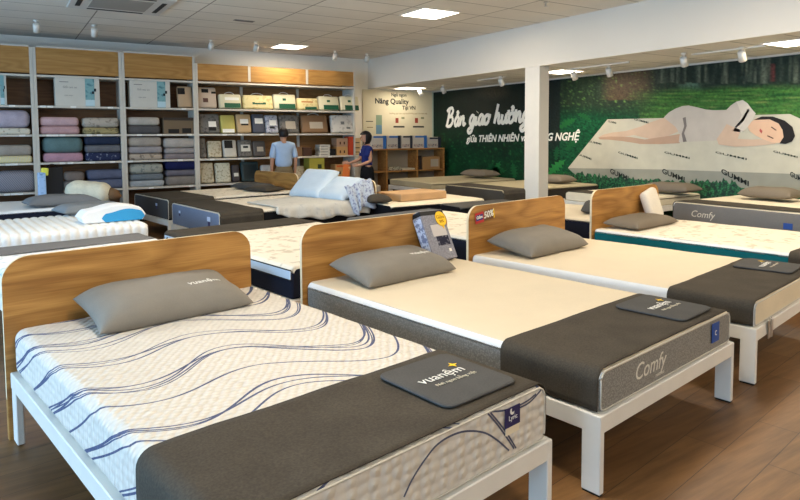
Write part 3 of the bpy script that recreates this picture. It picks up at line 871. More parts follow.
def black_bag():
    P = at_y(53, 199, 11.35)
    R = thing('black_bag', 'tall black carrier bag standing in front of the shelves', 'bag', (P.x, 11.35, .61), .05)
    w, h, d = .31, .50, .14
    bm = bmesh.new(); vs = []
    for z, k in ((0, 1), (h, .96)):
        vs += [bm.verts.new((sx*w/2*k, sy*d/2*(1 if z == 0 else .55), z+(.02*(sx > 0) if z else 0))) for sx, sy in ((-1, -1), (1, -1), (1, 1), (-1, 1))]
    bm.faces.new(vs[:4]); bm.faces.new(vs[4:])
    for k in range(4): bm.faces.new((vs[k], vs[(k+1) % 4], vs[4+(k+1) % 4], vs[4+k]))
    bmesh.ops.bevel(bm, geom=bm.edges[:], offset=.006, segments=1, affect='EDGES')
    obj('bag_body', bm, plain('black paper', (14, 18, 24), .5), R)
    bm = bmesh.new(); tube(bm, [(-.09+.18*k/10, -d*.28, h+.07*math.sin(PI*k/10)) for k in range(11)], .005)
    obj('handle', bm, BLACK, R)
    P = at_y(42.5, 199, 11.2)
    R = thing('blue_pouch', 'narrow pale blue pouch with yellow top beside the black bag', 'pouch', (P.x, 11.2, .61), .1)
    obj('pouch_body', bx((-.055, -.04, 0), (.055, .04, .45), .015, 2), patterned('pale blue film', (160, 190, 225), (120, 150, 190), 20, .4), R)
    obj('yellow_top', bx((-.05, -.035, .40), (.05, .035, .52), .02, 2, Matrix.Rotation(.1, 4, 'Y')), plain('lemon yellow', (222, 220, 90), .6), R)
black_bag()

# --- middle back: mattress with its head against the oak headboard of b3b, tan block, dark mattresses
def slab_bed(x0, x1, y0, y1, z0, h, mt, ms, name, strip=.03, foot_dir='left'):
    """axis aligned bed, foot at x0, head at x1"""
    return side_bed(x0, y1, .0, y1-y0, x1-x0, z0, h, mt, ms, ms, name, None, 0, head=False, strip=strip, pipe=False)
CRM = fabric('ivory cloth', (226, 214, 188), .03, 90)
slab_bed(4.78, 6.55, 7.75, 9.45, .36, .22, CRM, DARKB, 'ivory mattress just right of the oak headboard in the middle')
P = at_z(381, 203, .6)
pillow(P.x+.05, P.y+.28, .585, 1.4, .60, .36, .13, 'dark grey pillow on the ivory mattress beside the middle headboard', mat=RUN, seed=14)
P = at_z(402, 201, .6); Q = at_z(448, 199, .6)
R = thing('foam_block', 'tan foam block lying on the ivory mattress', 'foam block', ((P.x+Q.x)/2+.05, (P.y+Q.y)/2+.42, .585), .10)
obj('foam_body', bx((-.48, -.30, 0), (.46, .30, .12), .015, 2), fabric('tan foam', (196, 158, 116), .04, 50), R)
# mural side beds
MZ = .47
def mural_bed(xf, y0, y1, h, mt, ms, name, run, mrun=None, seed=30, strip=.03, pipe=True, z0=.47, strip_mat=None):
    return side_bed(xf, y1, 0, y1-y0, MURAL_X-.06-xf, z0, h, mt, ms, ms, name, run, seed, head=False, strip=strip, mrun=mrun, group='beds along the forest mural', pipe=pipe, strip_mat=strip_mat)
TAUP = fabric('taupe pillow cloth', (122, 112, 98), .06, 160, .2, .05)
IV2 = fabric('dull ivory cloth', (176, 164, 134), .03, 90)
mural_bed(7.05, 9.95, 11.5, .13, IV2, IV2, 'dull ivory mattress in the corner by the cubby cabinet', None, seed=31, z0=.54, pipe=False)
mural_bed(6.95, 7.75, 9.35, .22, IV2, fabric('dark taupe border', (70, 66, 60), .1), 'dull ivory mattress behind the white column', .5, seed=32, pipe=False)
mural_bed(7.75, 5.75, 7.15, .14, CRM, CRM, 'ivory mattress under the mural just left of the standing foam pillow', .4, seed=33, z0=.53, pipe=False)
bC, mC = mural_bed(7.62, 3.32, 5.12, .25, CRM, GREYB, 'grey sided mattress reading Comfy under the mural at right', .45, seed=34, strip=.06, z0=.445, pipe=False, strip_mat=WHITEF)
text('comfy_lettering', 'Comfy', .12, frame_m((.42, -(MURAL_X-.06-7.62)-.001, .11), (1, 0, 0), (0, 0, 1)), plain('silver thread', (214, 208, 194), .5), mC, shear=.25, label='silver Comfy lettering')
R = thing('mattress_tag', 'blue tag on the grey sided mattress at the right edge', 'tag', (7.62, 5.12, .445), -PI/2, 'cloth tags on mattress feet')
obj('tag_body', bx((1.42, -.006, .05), (1.52, .001, .12)), BLUEL, R)
def mural_pillow(px, py, label, w=.72, seed=1, z=MZ+.23, x=8.78):
    P = at_x(px, py, x)
    pillow(x, P.y, z, -PI/2+.05, w, .46, .15, label, mat=TAUP, seed=seed)
mural_pillow(480, 182, 'taupe pillow under the mural lettering, left of the column', .8, 15)
mural_pillow(556, 186, 'taupe pillow under the mural just right of the white column', .62, 16)
mural_pillow(671, 190, 'taupe pillow under the mural behind the standing foam pillow', .78, 17)
mural_pillow(771, 193, 'taupe pillow on the grey sided Comfy mattress under the mural', .68, 18, z=MZ+.255)
# dark mattress corner with pale piping between the mural beds and the ivory bed
side_bed(5.62, 7.70, .0, .52, 1.27, .34, .22, fabric('charcoal quilt', (84, 82, 78), .1), DARKB, DARKB, 'small dark grey mattress in the middle distance beyond the sale headboard', None, 0, head=False, pipe=False, group='beds turned sideways at the back')

# ------------------------------------------------------------------ wall mural
def mp(px, py, off=0.0):
    p = at_x(px, py, MURAL_X-.012-off); return Vector((p.y, p.z))
def vnoise(x, y, s=0): return noise.noise(Vector((x, y, s)))*.5+.5
def forest(px, py):
    n1 = vnoise(px*.10, py*.14, 1); n2 = vnoise(px*.35, py*.4, 2); n3 = vnoise(px*.8, py*.9, 3); n4 = vnoise(px*.03, py*.05, 4)
    def lerp(a, b, t):
        t = max(0, min(1, t)); return tuple(a[i]+(b[i]-a[i])*t for i in range(3))
    tr = vnoise(px*.33, 3.0, 7)
    if px < 560:
        c = lerp((5, 22, 18), (9, 32, 26), tr)
        c = lerp(c, (10, 60, 36), (py-112)/45*(.4+n1*.9)*(.4 if px > 470 and py < 130 else 1))
        c = lerp(c, (70, 60, 44), max(0, 1-((px-492)/22)**2-((py-90)/12)**2)*.8)
        c = lerp(c, (40, 120, 62), max(0, n2-.62)*3*max(0, min(1, (py-128)/14)))
        if px > 546: c = lerp(c, (34, 40, 42), .6*(1 if py < 150 else .3))
    else:
        c = lerp((18, 42, 30), (52, 62, 48), tr*1.0)
        c = lerp(c, (96, 74, 54), max(0, 1-((px-628)/28)**4)*(py < 100)*.9)
        c = lerp(c, (100, 132, 112), max(0, 1-((px-690)/14)**2)*(1 if py < 84 else max(0, 1-(py-84)/20))*.75)
        # bright foliage
        if px < 660: c = lerp(c, (110, 150, 70), max(0, n3*.6+n2*.6-.68)*3.2*(70 < py < 118))
        # lawn
        if px > 655 and py < 80+6*n1: c = lerp((28, 42, 34), (92, 100, 84), (vnoise(px*.42, py*.02, 21)-.42)*3.5)
        edge = 86+8*(n4-.5)-max(0, (px-700))*.03
        lawn = lerp((28, 80, 34), (104, 150, 62), vnoise(px*.03, py*.55, 9)*1.5-.35)
        lawn = lerp(lawn, (146, 148, 88), max(0, vnoise(px*.04, py*.7, 11)-.6)*2.4)
        a = max(0, min(1, (py-edge)/6))*max(0, min(1, (px-612-(118-py)*.6)/40))
        c = lerp(c, lawn, a)
        if py > 104 and px < 640: c = lerp(c, (10, 58, 36), min(1, (py-104)/14))
        if py > 118 or (px < 640 and py > 112):
            c = lerp(c, lerp((8, 48, 34), (34, 120, 68), n3*.6+n2*.6-.2), min(1, (py-112)/10))
        c = lerp(c, (150, 50, 50), .55*max(0, 1-((px-773)/3)**2)*(64 < py < 82))
    k = .72+.5*n3*.7+.2*(n2-.5)
    return tuple(max(0, v*k) for v in c)
mr = thing('wall_mural', 'forest photo mural with sleeping woman and white Vietnamese lettering', 'mural', (MURAL_X-.012, 2.6, 0), 0)
GX, GY = 300, 120
Y0, Y1 = 2.6, WALL_Y-.02; Z0, Z1 = .15, LOW-.03
inv_cam = cam.matrix_world.inverted()
def to_px(p):
    q = inv_cam @ Vector(p); return (400+F_PX*q.x/-q.z, CY-F_PX*q.y/-q.z)
verts = []; cols = []
for j in range(GY+1):
    for i in range(GX+1):
        f = (i/GX); yy = Y0+(Y1-Y0)*f**1.25; zz = Z0+(Z1-Z0)*j/GY
        verts.append((0, yy-2.6, zz)); px, py = to_px((MURAL_X-.012, yy, zz))
        cols.append(lin(forest(px, py)))
faces = [(j*(GX+1)+i, j*(GX+1)+i+1, (j+1)*(GX+1)+i+1, (j+1)*(GX+1)+i) for j in range(GY) for i in range(GX)]
me = bpy.data.meshes.new('forest_print'); me.from_pydata(verts, [], faces)
ca = me.color_attributes.new('ink', 'FLOAT_COLOR', 'POINT')
for i, c in enumerate(cols): ca.data[i].color = c
m_, nt, b = new_mat('printed forest'); at = nt.nodes.new('ShaderNodeVertexColor'); at.layer_name = 'ink'
spk = ramp(nt, noise_n(nt, coords(nt), 22, 4, .7), [(.35, (.75, .75, .75, 1)), (.68, (1.5, 1.5, 1.5, 1))])
nt.links.new(mix(nt, at.outputs['Color'], spk, 1.0, 'MULTIPLY'), b.inputs['Base Color']); b.inputs['Roughness'].default_value = .5
b.inputs['Specular IOR Level'].default_value = .2
fp = link('forest_print', me, m_, mr)
obj('mural_board', bx((.0005, 0, Z0), (.011, Y1-2.6, Z1)), plain('mural board', (40, 60, 48), .6), mr)
def mural_poly(name, pts, col, layer, label=None, mat=None, parent=None):
    off = .0015+.0015*layer
    bm = bmesh.new(); vs = []
    for px, py in pts:
        q = mp(px, py); vs.append(bm.verts.new((-off, q.x-2.6, q.y)))
    f = bm.faces.new(vs)
    ext = bmesh.ops.extrude_face_region(bm, geom=[f])
    for v in [e for e in ext['geom'] if isinstance(e, bmesh.types.BMVert)]: v.co.x += .001
    return obj(name, bm, mat or plain('ink '+name+str(col), col, .55, var=.05, scale=5, spec=.2), mr, label=label)
mural_poly('printed_mattress_top', [(568, 168), (607.5, 119.4), (664, 118), (700, 116.5), (790, 114), (812, 124), (812, 175), (666, 169.5)], (190, 186, 168), 0)
mural_poly('printed_mattress_side', [(568, 168), (666, 169.5), (812, 174.5), (812, 192), (700, 185.5), (640, 180), (577, 176.5)], (146, 146, 134), 1)
hedge = [(562, 212)]
x_ = 564
while x_ < 742:
    base = 175 if x_ < 600 else 178+(x_-600)*.045
    if x_ > 706: base = 182+(x_-706)*.14
    hedge.append((x_, base+random.uniform(-2.5, 2.5)-(2.0 if int(x_) % 3 == 0 else 0)-(4*max(0, 1-((x_-726)/12)**2)))); x_ += 1.7
hedge += [(745, 190), (745, 212)]
hm, nt, b = new_mat('printed hedge leaves')
nt.links.new(ramp(nt, noise_n(nt, coords(nt), 28, 4, .7), [(.38, lin((4, 34, 26))), (.5, lin((10, 66, 42))), (.68, lin((50, 140, 84)))]), b.inputs['Base Color']); b.inputs['Roughness'].default_value = .6
mural_poly('printed_hedge', hedge, (10, 60, 40), 8, mat=hm)
def fern(px, py, ang, ln, col):
    pts = []; back = []
    n = 14
    for k in range(n+1):
        f = k/n; cx_ = px+math.cos(ang)*ln*f; cy_ = py-math.sin(ang)*ln*f+ln*.25*f*f
        w_ = ln*.17*math.sin(min(1, f*1.15+.08)*PI)**.8*(1 if k % 2 else .35)
        pts.append((cx_-math.sin(ang)*w_, cy_-math.cos(ang)*w_)); back.append((cx_+math.sin(ang)*w_, cy_+math.cos(ang)*w_))
    mural_poly('printed_fern', pts+back[::-1], col, 0)
for a_ in ((488, 176, .5, 26, (22, 84, 48)), (492, 178, 1.2, 28, (30, 104, 56)), (500, 176, 2.2, 26, (18, 74, 44)), (515, 178, 1.7, 24, (24, 88, 50)), (470, 172, 1.3, 22, (14, 62, 40)), (446, 176, 1.0, 24, (16, 70, 42)),
           (548, 176, .9, 34, (40, 120, 60)), (550, 178, .45, 28, (26, 92, 50)), (556, 160, 1.5, 22, (20, 78, 46)), (566, 150, .9, 22, (24, 88, 48)), (560, 186, .3, 22, (20, 84, 46)), (590, 120, 2.5, 20, (24, 84, 44)), (560, 128, .7, 26, (30, 96, 48))):
    fern(*a_)
SKIN = (198, 172, 150); SK2 = (180, 150, 128)
mural_poly('printed_leg', [(680, 118), (664, 117.8), (650, 122.5), (641, 126.5), (626, 131), (612, 132.5), (603, 134.8), (599, 137), (601, 139), (615, 138.8), (634, 135), (650, 139), (668, 136), (682, 130)], SKIN, 2)
mural_poly('printed_leg', [(598.5, 137.5), (610, 136.5), (630, 137), (645, 139.5), (665, 136.5), (680, 134), (680, 143.2), (660, 144.2), (641, 144), (622, 141), (608, 139.6), (600, 139.4)], SK2, 3)
mural_poly('printed_dress', [(664, 117.5), (669, 112.5), (676, 108.5), (683, 106), (689, 105.5), (698, 107.5), (706, 109.5), (714, 110.2), (726.6, 110), (731, 105.5), (737, 101.5), (743, 100), (748, 103.5), (752, 109), (756, 113.5), (752, 121), (748, 127), (742, 132.5), (732, 131), (727, 136), (718, 140.5), (700, 141.2), (679, 142.3), (680, 134), (676, 127)], (186, 178, 168), 4)
mural_poly('printed_dress_trim', [(683, 118), (686, 117), (687, 126), (684.5, 133), (687, 141.5), (683.5, 142), (682, 134), (684.5, 126)], (120, 112, 108), 5)
mural_poly('printed_dress_trim', [(748, 109), (750, 110), (744, 121), (737, 127.5), (735, 127), (742, 119)], (90, 84, 84), 5)
mural_poly('printed_arm', [(727, 124), (722, 132), (717, 139), (719, 144.5), (735, 146.8), (755, 146), (775, 143.8), (780, 141.5), (768, 139), (752, 139.5), (738, 138.8), (741, 130)], SKIN, 5)
mural_poly('printed_sleeve', [(737, 102), (743, 100), (748, 103.5), (752, 109), (756, 113.5), (752, 121), (748, 127), (742, 132.5), (733, 131), (738, 124), (742, 115)], (204, 196, 184), 5)
mural_poly('printed_face', [(748, 127), (752, 121.5), (757, 118), (765, 117), (775, 119), (783, 127), (785, 137), (781, 143), (772, 142.5), (764, 139.5), (756, 135.5), (750, 131)], (214, 178, 150), 6)
mural_poly('printed_hair', [(754, 120), (762, 116.5), (773, 116.5), (785, 120.5), (793, 127), (795.5, 136), (792.5, 141.5), (786, 144), (780, 143.4), (784, 137), (783, 130), (779, 123.5), (770, 119.3)], (34, 30, 30), 7)
mural_poly('printed_feature', [(772, 126.5), (777, 130), (776.4, 130.8), (771.4, 127.4)], (70, 50, 44), 7)
mural_poly('printed_feature', [(768, 135.2), (774, 138), (773.6, 139), (767.6, 136.2)], (70, 50, 44), 7)
mural_poly('printed_feature', [(760.5, 128.5), (763, 131), (761.8, 133.6), (759.8, 131)], (176, 84, 78), 7)
def mtext(name, s, px0, px1, py0, py1, mat, shear=0, bold=0, slope=None, off=.003, size_h=None):
    """text spanning px0..px1 on the baseline; size from pixel heights"""
    a = at_x(px0, py1, MURAL_X-.012-off); b_ = at_x(px1, slope if slope is not None else py1, MURAL_X-.012-off)
    w = (Vector((b_.y, b_.z))-Vector((a.y, a.z))).length
    cu = bpy.data.curves.new('t', 'FONT'); cu.body = s; cu.size = 1; cu.offset = 0; cu.shear = shear
    o = bpy.data.objects.new('t', cu); C.objects.link(o); bpy.context.view_layer.update()
    dim = o.dimensions.copy(); bpy.data.objects.remove(o); bpy.data.curves.remove(cu)
    top = at_x(px0, py0, MURAL_X-.012-off); hh = top.z-a.z
    sx = w/max(dim.x, .01); sy = hh/.72
    xd = Vector((0, b_.y-a.y, b_.z-a.z)).normalized(); yd = Vector((0, 0, 1)); zd = Vector((-1, 0, 0))
    m = Matrix((xd*sx, yd*sy, zd)).transposed().to_4x4(); m.translation = Vector((-off, a.y-2.6, a.z))
    cu = bpy.data.curves.new(name, 'FONT'); cu.body = s; cu.size = 1; cu.align_x = 'LEFT'; cu.shear = shear; cu.offset = bold; cu.extrude = .0008; cu.resolution_u = 3
    o = bpy.data.objects.new(name, cu); C.objects.link(o); bpy.context.view_layer.update()
    me = bpy.data.meshes.new_from_object(o.evaluated_get(bpy.context.evaluated_depsgraph_get()))
    bpy.data.objects.remove(o); bpy.data.curves.remove(cu)
    me.transform(m)
    me.materials.clear()
    return link(name, me, mat, mr)
MW = plain('mural white ink', (232, 230, 220), .6)
# brush lettering "Bản giao hưởng": one stroke list per letter, x from 0 to its advance, x-height .5, capital 1
GL = {
 'B': (.78, [[(.22, .98), (.18, .5), (.08, .02)], [(.0, .86), (.16, 1.0), (.45, 1.04), (.56, .86), (.42, .62), (.20, .54)], [(.20, .54), (.50, .54), (.62, .30), (.46, .04), (.20, .0), (.0, .10)]]),
 'a': (.50, [[(.40, .46), (.22, .52), (.06, .30), (.10, .04), (.26, .04), (.40, .40)], [(.42, .50), (.36, .16), (.42, .02), (.54, .12)]]),
 'n': (.54, [[(.04, .46), (.10, .44), (.06, .02)], [(.08, .26), (.22, .48), (.34, .46), (.34, .16), (.40, .02), (.56, .14)]]),
 'g': (.50, [[(.40, .46), (.22, .52), (.06, .30), (.10, .06), (.26, .06), (.40, .40)], [(.42, .50), (.38, .0), (.26, -.36), (.06, -.44), (-.04, -.30), (.12, -.16), (.54, .10)]]),
 'i': (.26, [[(.08, .46), (.06, .12), (.12, .02), (.28, .14)], [(.13, .68), (.14, .70)]]),
 'o': (.50, [[(.24, .50), (.06, .36), (.08, .06), (.26, .02), (.40, .22), (.34, .46), (.22, .48)], [(.36, .44), (.54, .40)]]),
 'h': (.56, [[(.20, 1.02), (.12, .5), (.04, .0)], [(.07, .24), (.24, .50), (.36, .44), (.34, .14), (.42, .02), (.58, .14)]]),
 'u': (.54, [[(.06, .46), (.04, .14), (.14, .0), (.28, .10), (.38, .44)], [(.40, .48), (.36, .12), (.44, .02), (.56, .14)]]),
 ' ': (.34, []),
}
MARKS = {'hook': [(-.07, .72), (.02, .80), (.07, .72), (.0, .64), (.0, .58)], 'horn': [(.02, .46), (.14, .52), (.12, .66)]}
def brush_headline():
    a = at_x(446, 126.5, MURAL_X-.012); b_ = at_x(529, 121.5, MURAL_X-.012); top = at_x(446, 109.5, MURAL_X-.012)
    word = [('B', None), ('a', ['hook']), ('n', None), (' ', None), ('g', None), ('i', None), ('a', None), ('o', None), (' ', None), ('h', None), ('u', ['horn']), ('o', ['horn', 'hook']), ('n', None), ('g', None)]
    tot = sum(GL[c][0] for c, _ in word)
    L_ = Vector((b_.y-a.y, b_.z-a.z)); H = (top.z-a.z)
    x = 0; n = 0
    for c, marks in word:
        adv, strokes = GL[c]; st = [list(q_) for q_ in strokes]
        for mk in (marks or []):
            ox = .24 if mk == 'hook' else .38
            st.append([(px_+ox, py_) for px_, py_ in MARKS[mk]])
        if st:
            bm = bmesh.new()
            for pts in st:
                fine = []
                for i in range(len(pts)-1):
                    p0 = pts[max(0, i-1)]; p1 = pts[i]; p2 = pts[i+1]; p3 = pts[min(len(pts)-1, i+2)]
                    for k in range(6):
                        t = k/6
                        fine.append(tuple(.5*((2*p1[j])+(-p0[j]+p2[j])*t+(2*p0[j]-5*p1[j]+4*p2[j]-p3[j])*t*t+(-p0[j]+3*p1[j]-3*p2[j]+p3[j])*t**3) for j in (0, 1)))
                fine.append(pts[-1])
                q3 = []
                for gx, gy in fine:
                    f = (x+gx+gy*.16)/tot
                    q3.append((-.003, a.y-2.6+L_.x*f, a.z+L_.y*f+gy*H))
                tube(bm, q3, .040 if len(pts) > 2 else .05, n=8)
            for v in bm.verts: v.co.x = -.004+(v.co.x+.003)*.08
            obj('headline_letter', bm, MW, mr)
        x += adv
brush_headline()
mtext('headline', 'giữa THIÊN NHIÊN và CÔNG NGHỆ', 466.5, 580, 135.5, 142, MW, .25, .028, slope=140)
INK = plain('mural dark ink', (58, 66, 58), .6)
for a, b_, c, d in ((608, 616, 122, 124), (634, 648, 120, 123.5), (588, 601, 142, 145), (578, 591, 155, 160), (618, 637, 153, 159), (664, 689, 153, 159), (715, 746, 153, 160), (773, 797, 152, 158)):
    mtext('small_word', 'GUMMI', a, b_, c-2, c, INK, 0, .01, slope=d, off=.0068)
for a, b_, c, d in ((610, 628, 173, 181), (662, 684, 173, 182), (721, 748, 173, 186), (790, 806, 176, 184)):
    mtext('big_word', 'GUMMI', a, b_, c-5, c, plain('mural black ink', (26, 34, 30), .6), 0, .02, slope=d, off=.0068)

# ------------------------------------------------------------------ shelving wall
LV = [.66, 1.165, 1.652, 2.148, 2.676]
PX = [-.80, .52, 1.92, 3.24]
def shelf_unit(x0, x1, label, top=3.14, val=(2.70, 3.14)):
    R = thing('shelf_unit', label, 'shelf unit', ((x0+x1)/2, FRONT_Y+.29, 0), 0, 'open bed linen shelf units')
    w = x1-x0; a, b_ = -w/2, w/2; f, k = -.29, .29
    for xx in (a, b_-.05): obj('post', bx((xx+.001, f, 0), (xx+.049, f+.06, top), .003, 1), SHELFW, R)
    for xx in (a+.002, b_-.022): obj('side_panel', bx((xx, f+.06, .1), (xx+.02, k, top-.05)), SHELFW, R)
    for z in LV[:4]: obj('shelf', bx((a+.05, f-.004, z-.035), (b_-.05, k-.02, z), .003, 1), SHELFW, R)
    obj('shelf', bx((a+.05, f+.01, LV[4]-.035), (b_-.05, k-.02, LV[4]), .003, 1), SHELFW, R)
    obj('back_panel', bx((a+.02, k-.018, .1), (b_-.02, k, top-.02)), BACKWOOD, R)
    obj('valance', bx((a+.05, f+.012, val[0]), (b_-.05, f+.032, val[1]), .002, 1), VALW, R)
    obj('valance_cap', bx((a+.05, f+.005, val[1]), (b_-.05, f+.05, val[1]+.03)), SHELFW, R)
    obj('kickboard', bx((a+.05, f+.05, .02), (b_-.05, f+.07, .16)), BLACK, R)
    return R
for i, n in enumerate(('leftmost in view, with lilac and yellow bedding', 'with the teal and pink quilts behind the black bag', 'with grey folded quilts, left of the packed bags')):
    shelf_unit(PX[i], PX[i+1], 'tall cream shelf unit '+n)
xR0, xR1 = 3.24, 6.75
R = thing('shelf_unit', 'long wooden shelf unit with packed pillow bags behind the two people', 'shelf unit', ((xR0+xR1)/2, FRONT_Y+.29, 0), 0, 'open bed linen shelf units')
w = xR1-xR0; a, b_ = -w/2, w/2; f, k = -.29, .29
obj('post', bx((a+.001, f, 0), (a+.045, f+.06, 3.02), .003, 1), SHELFW, R)
obj('post', bx((b_-.03, f+.01, 0), (b_, k, 3.02), .003, 1), SHELFW, R)
for z in LV: obj('shelf', bx((a+.045, f, z-.035), (b_-.03, k-.02, z), .003, 1), SHELFW, R)
obj('back_panel', bx((a+.02, k-.018, .1), (b_-.03, k, 3.0)), wood('brown oak back board', (116, 78, 40), (146, 104, 58)), R)
obj('top_panel', bx((a+.045, f+.015, LV[4]+.03), (b_-.03, f+.035, 3.02), .002, 1), VALW, R)
for xx in (4.32, 5.59):
    xl = xx-(xR0+xR1)/2
    obj('divider', bx((xl-.025, f+.004, LV[4]+.03), (xl+.025, f+.014, 3.02)), SHELFW, R)
    obj('upright', bx((xl-.025, k-.06, .66), (xl+.025, k-.02, LV[4]-.04)), SHELFW, R)
obj('kickboard', bx((a+.045, f+.05, .02), (b_-.03, f+.07, .3)), BLACK, R)

IY = FRONT_Y+.03      # front plane of goods on the shelves
def span(px0, px1, lev, pyt):
    z = LV[lev]+.001
    a = at_y(px0, 150, IY); b_ = at_y(px1, 150, IY); tp = at_y((px0+px1)/2, pyt, IY)
    # correct x for heights (verticals are nearly vertical)
    return a.x, b_.x, z, max(tp.z, z+.05)
def quilt(px0, px1, z0, z1, mat, label, folds=2, group='folded quilts on the shelves', name='folded_quilt', cat='quilt', depth=.42):
    x0, x1 = at_y(px0, 150, IY).x+.006, at_y(px1, 150, IY).x-.006
    R = bmesh.new(); hh = (z1-z0)/folds
    for k in range(folds):
        dx = random.uniform(0, .012); dy = random.uniform(0, .015)
        t = bmesh.new(); box(t, (x0+dx, IY+dy, z0+k*hh+.001), (x1-dx, IY+depth, z0+(k+1)*hh), hh*.34, 3)
        me = bpy.data.meshes.new('t'); t.to_mesh(me); t.free(); R.from_mesh(me); bpy.data.meshes.remove(me)
    for v in R.verts: v.co.z += .006*noise.noise(v.co*7)*(1 if v.co.z > z0+.03 else 0)
    o = obj(name, R, mat, None, True)
    org = Vector(((x0+x1)/2, IY+depth/2, z0)); o.data.transform(Matrix.Translation(-org)); o.location = org
    return tag(o, label, cat, group)
def zpx(px, py): return at_y(px, py, IY).z
def stack(px0, px1, lev, items):
    """items bottom to top: (top_py, mat, label, folds)"""
    z = LV[lev]+.001
    for py, m, lab, fo in items:
        z1 = max(zpx((px0+px1)/2, py), z+.04); quilt(px0, px1, z, z1, m, lab, fo); z = z1+.001
Fq = lambda n, c, v=.08: fabric(n, c, v, 60, .25, .10, 8)
# unit 1
stack(-8, 32, 2, [(128, patterned('cream floral flat', (214, 206, 186), (170, 160, 140), 14, .4), 'flat cream folded sheet under the lilac quilt bundle', 1), (110, Fq('lilac grey quilt', (176, 166, 178)), 'plump lilac grey quilt bundle at the left edge', 1)])
stack(-8, 33, 1, [(156, striped('yellow stripe', (222, 206, 140), (206, 196, 176), 14, (0, .2, 0)), 'yellow striped folded quilt at the left edge', 1), (145, Fq('grey beige quilt', (160, 150, 138)), 'grey beige quilt on top of the yellow striped quilt', 1)])
stack(-8, 37, 0, [(171, striped('grey mauve stripe', (148, 144, 150), (118, 116, 124), 12, (0, .6, 0)), 'large grey mauve striped bedding bundle on the lowest left shelf', 1)])
# unit 2
stack(40, 81, 2, [(126, Fq('dusty pink quilt a', (186, 150, 150)), 'dusty pink quilt, lower one on the upper shelf', 1), (117, Fq('dusty pink quilt', (196, 164, 166)), 'dusty pink quilt on top of its twin on the upper shelf', 1)])
stack(83, 121, 2, [(127.5, patterned('olive floral', (160, 146, 104), (100, 92, 66), 12, .45), 'olive floral folded quilt beside the dusty pink pair', 1), (117.5, patterned('grey floral', (180, 170, 156), (140, 130, 120), 12, .42), 'grey floral quilt on top of the olive one', 1)])
stack(42, 84, 1, [(153, Fq('rose quilt', (178, 138, 150)), 'rose pink quilt below the teal one', 1), (137, Fq('teal quilt', (96, 120, 120)), 'teal patterned quilt on top of the rose pink one', 1)])
stack(85, 122, 1, [(152.5, patterned('navy plaid', (44, 50, 78), (140, 144, 160), 18, .36), 'navy plaid quilt at the bottom of the dark stack', 1), (145, Fq('mid grey quilt', (104, 104, 108)), 'mid grey quilt between the navy quilts', 1), (136.5, Fq('navy quilt', (44, 52, 72)), 'navy quilt on top of the dark stack', 1)])
stack(63, 85, 0, [(172, Fq('brown grey quilt', (124, 112, 104)), 'brown grey quilt just right of the black bag', 2)])
stack(86, 125, 0, [(170, Fq('slate blue quilt', (96, 102, 124)), 'slate blue quilt on the lowest shelf above the cream roll', 2)])
# unit 3
stack(128, 162, 2, [(125.5, Fq('dark grey quilt', (86, 84, 84)), 'dark grey quilt under the light grey one, upper shelf', 1), (117, Fq('light grey quilt', (176, 170, 160)), 'light grey quilt beside the dark boxed set', 1)])
stack(128, 163, 1, [(153.5, patterned('beige print quilt', (170, 156, 140), (120, 108, 96), 16, .42), 'beige print quilt at the bottom of the left middle stack', 1), (146.5, Fq('mauve grey quilt', (150, 144, 144)), 'mauve grey quilt in the left middle stack', 1), (137, Fq('stone quilt', (164, 154, 142)), 'stone coloured quilt topping the left middle stack', 1)])
stack(164, 198, 1, [(153.5, Fq('plum grey quilt', (128, 118, 118)), 'plum grey quilt at the bottom of the right middle stack', 1), (148, Fq('ash quilt', (150, 144, 142)), 'ash grey quilt in the right middle stack', 1), (138, Fq('pale taupe quilt', (176, 166, 156)), 'pale taupe quilt topping the right middle stack', 1)])
stack(128, 164, 0, [(180.5, Fq('pale blue grey quilt', (160, 166, 170)), 'pale blue grey sheet at the bottom of the lowest left stack', 1), (174, Fq('blue grey quilt', (110, 118, 124)), 'blue grey quilt in the lowest left stack', 1), (164, patterned('sage grey quilt', (160, 160, 148), (120, 124, 120), 16, .42), 'sage grey patterned quilt topping the lowest left stack', 1)])
stack(165, 199, 0, [(176, Fq('taupe quilt', (132, 124, 116)), 'taupe quilt at the bottom of the navy topped stack', 1), (170, Fq('violet grey quilt', (108, 104, 112)), 'violet grey quilt under the deep navy one', 1), (161, Fq('deep navy quilt', (30, 34, 74)), 'deep navy quilt topping the lowest right stack', 1)])
def goods_box(px0, px1, lev, pyt, mat, label, name='product_box', cat='box', prints=(), depth=.2, lean=0, group='boxed goods on the shelves', bev=.006, handle=None, inset=0):
    x0, x1, z0, z1 = span(px0, px1, lev, pyt)
    w, h = x1-x0-.008, z1-z0
    R = thing(name, label, cat, ((x0+x1)/2, IY+depth/2+inset, z0), random.uniform(-.05, .05) if 'bag' in name else 0, group)
    if lean: R.rotation_euler = (-lean, 0, 0); h = h/math.cos(lean); R.location.y += -.0; R.location.z += math.sin(lean)*depth/2*0
    M0 = Matrix.Translation((0, 0, math.sin(lean)*depth/2)) if lean else None
    obj('bag_body' if 'bag' in name else 'box_body', bx((-w/2, -depth/2, 0), (w/2, depth/2, h), bev, 2, M0), mat, R, bev > .02)
    dz = math.sin(lean)*depth/2 if lean else 0
    for i, (u0, u1, v0, v1, m, nm) in enumerate(prints):
        obj(nm, bx((-w/2+w*u0, -depth/2-.004-.001*i, h*v0+dz), (-w/2+w*u1, -depth/2+.002, h*v1+dz)), m, R)
    if handle:
        bm = bmesh.new(); tube(bm, [(w*.22*math.cos(PI*k/10), -depth*.1, h+dz-.01+.055*math.sin(PI*k/10)) for k in range(11)], .006, n=6)
        obj('handle', bm, handle, R, True)
    return R, w, h
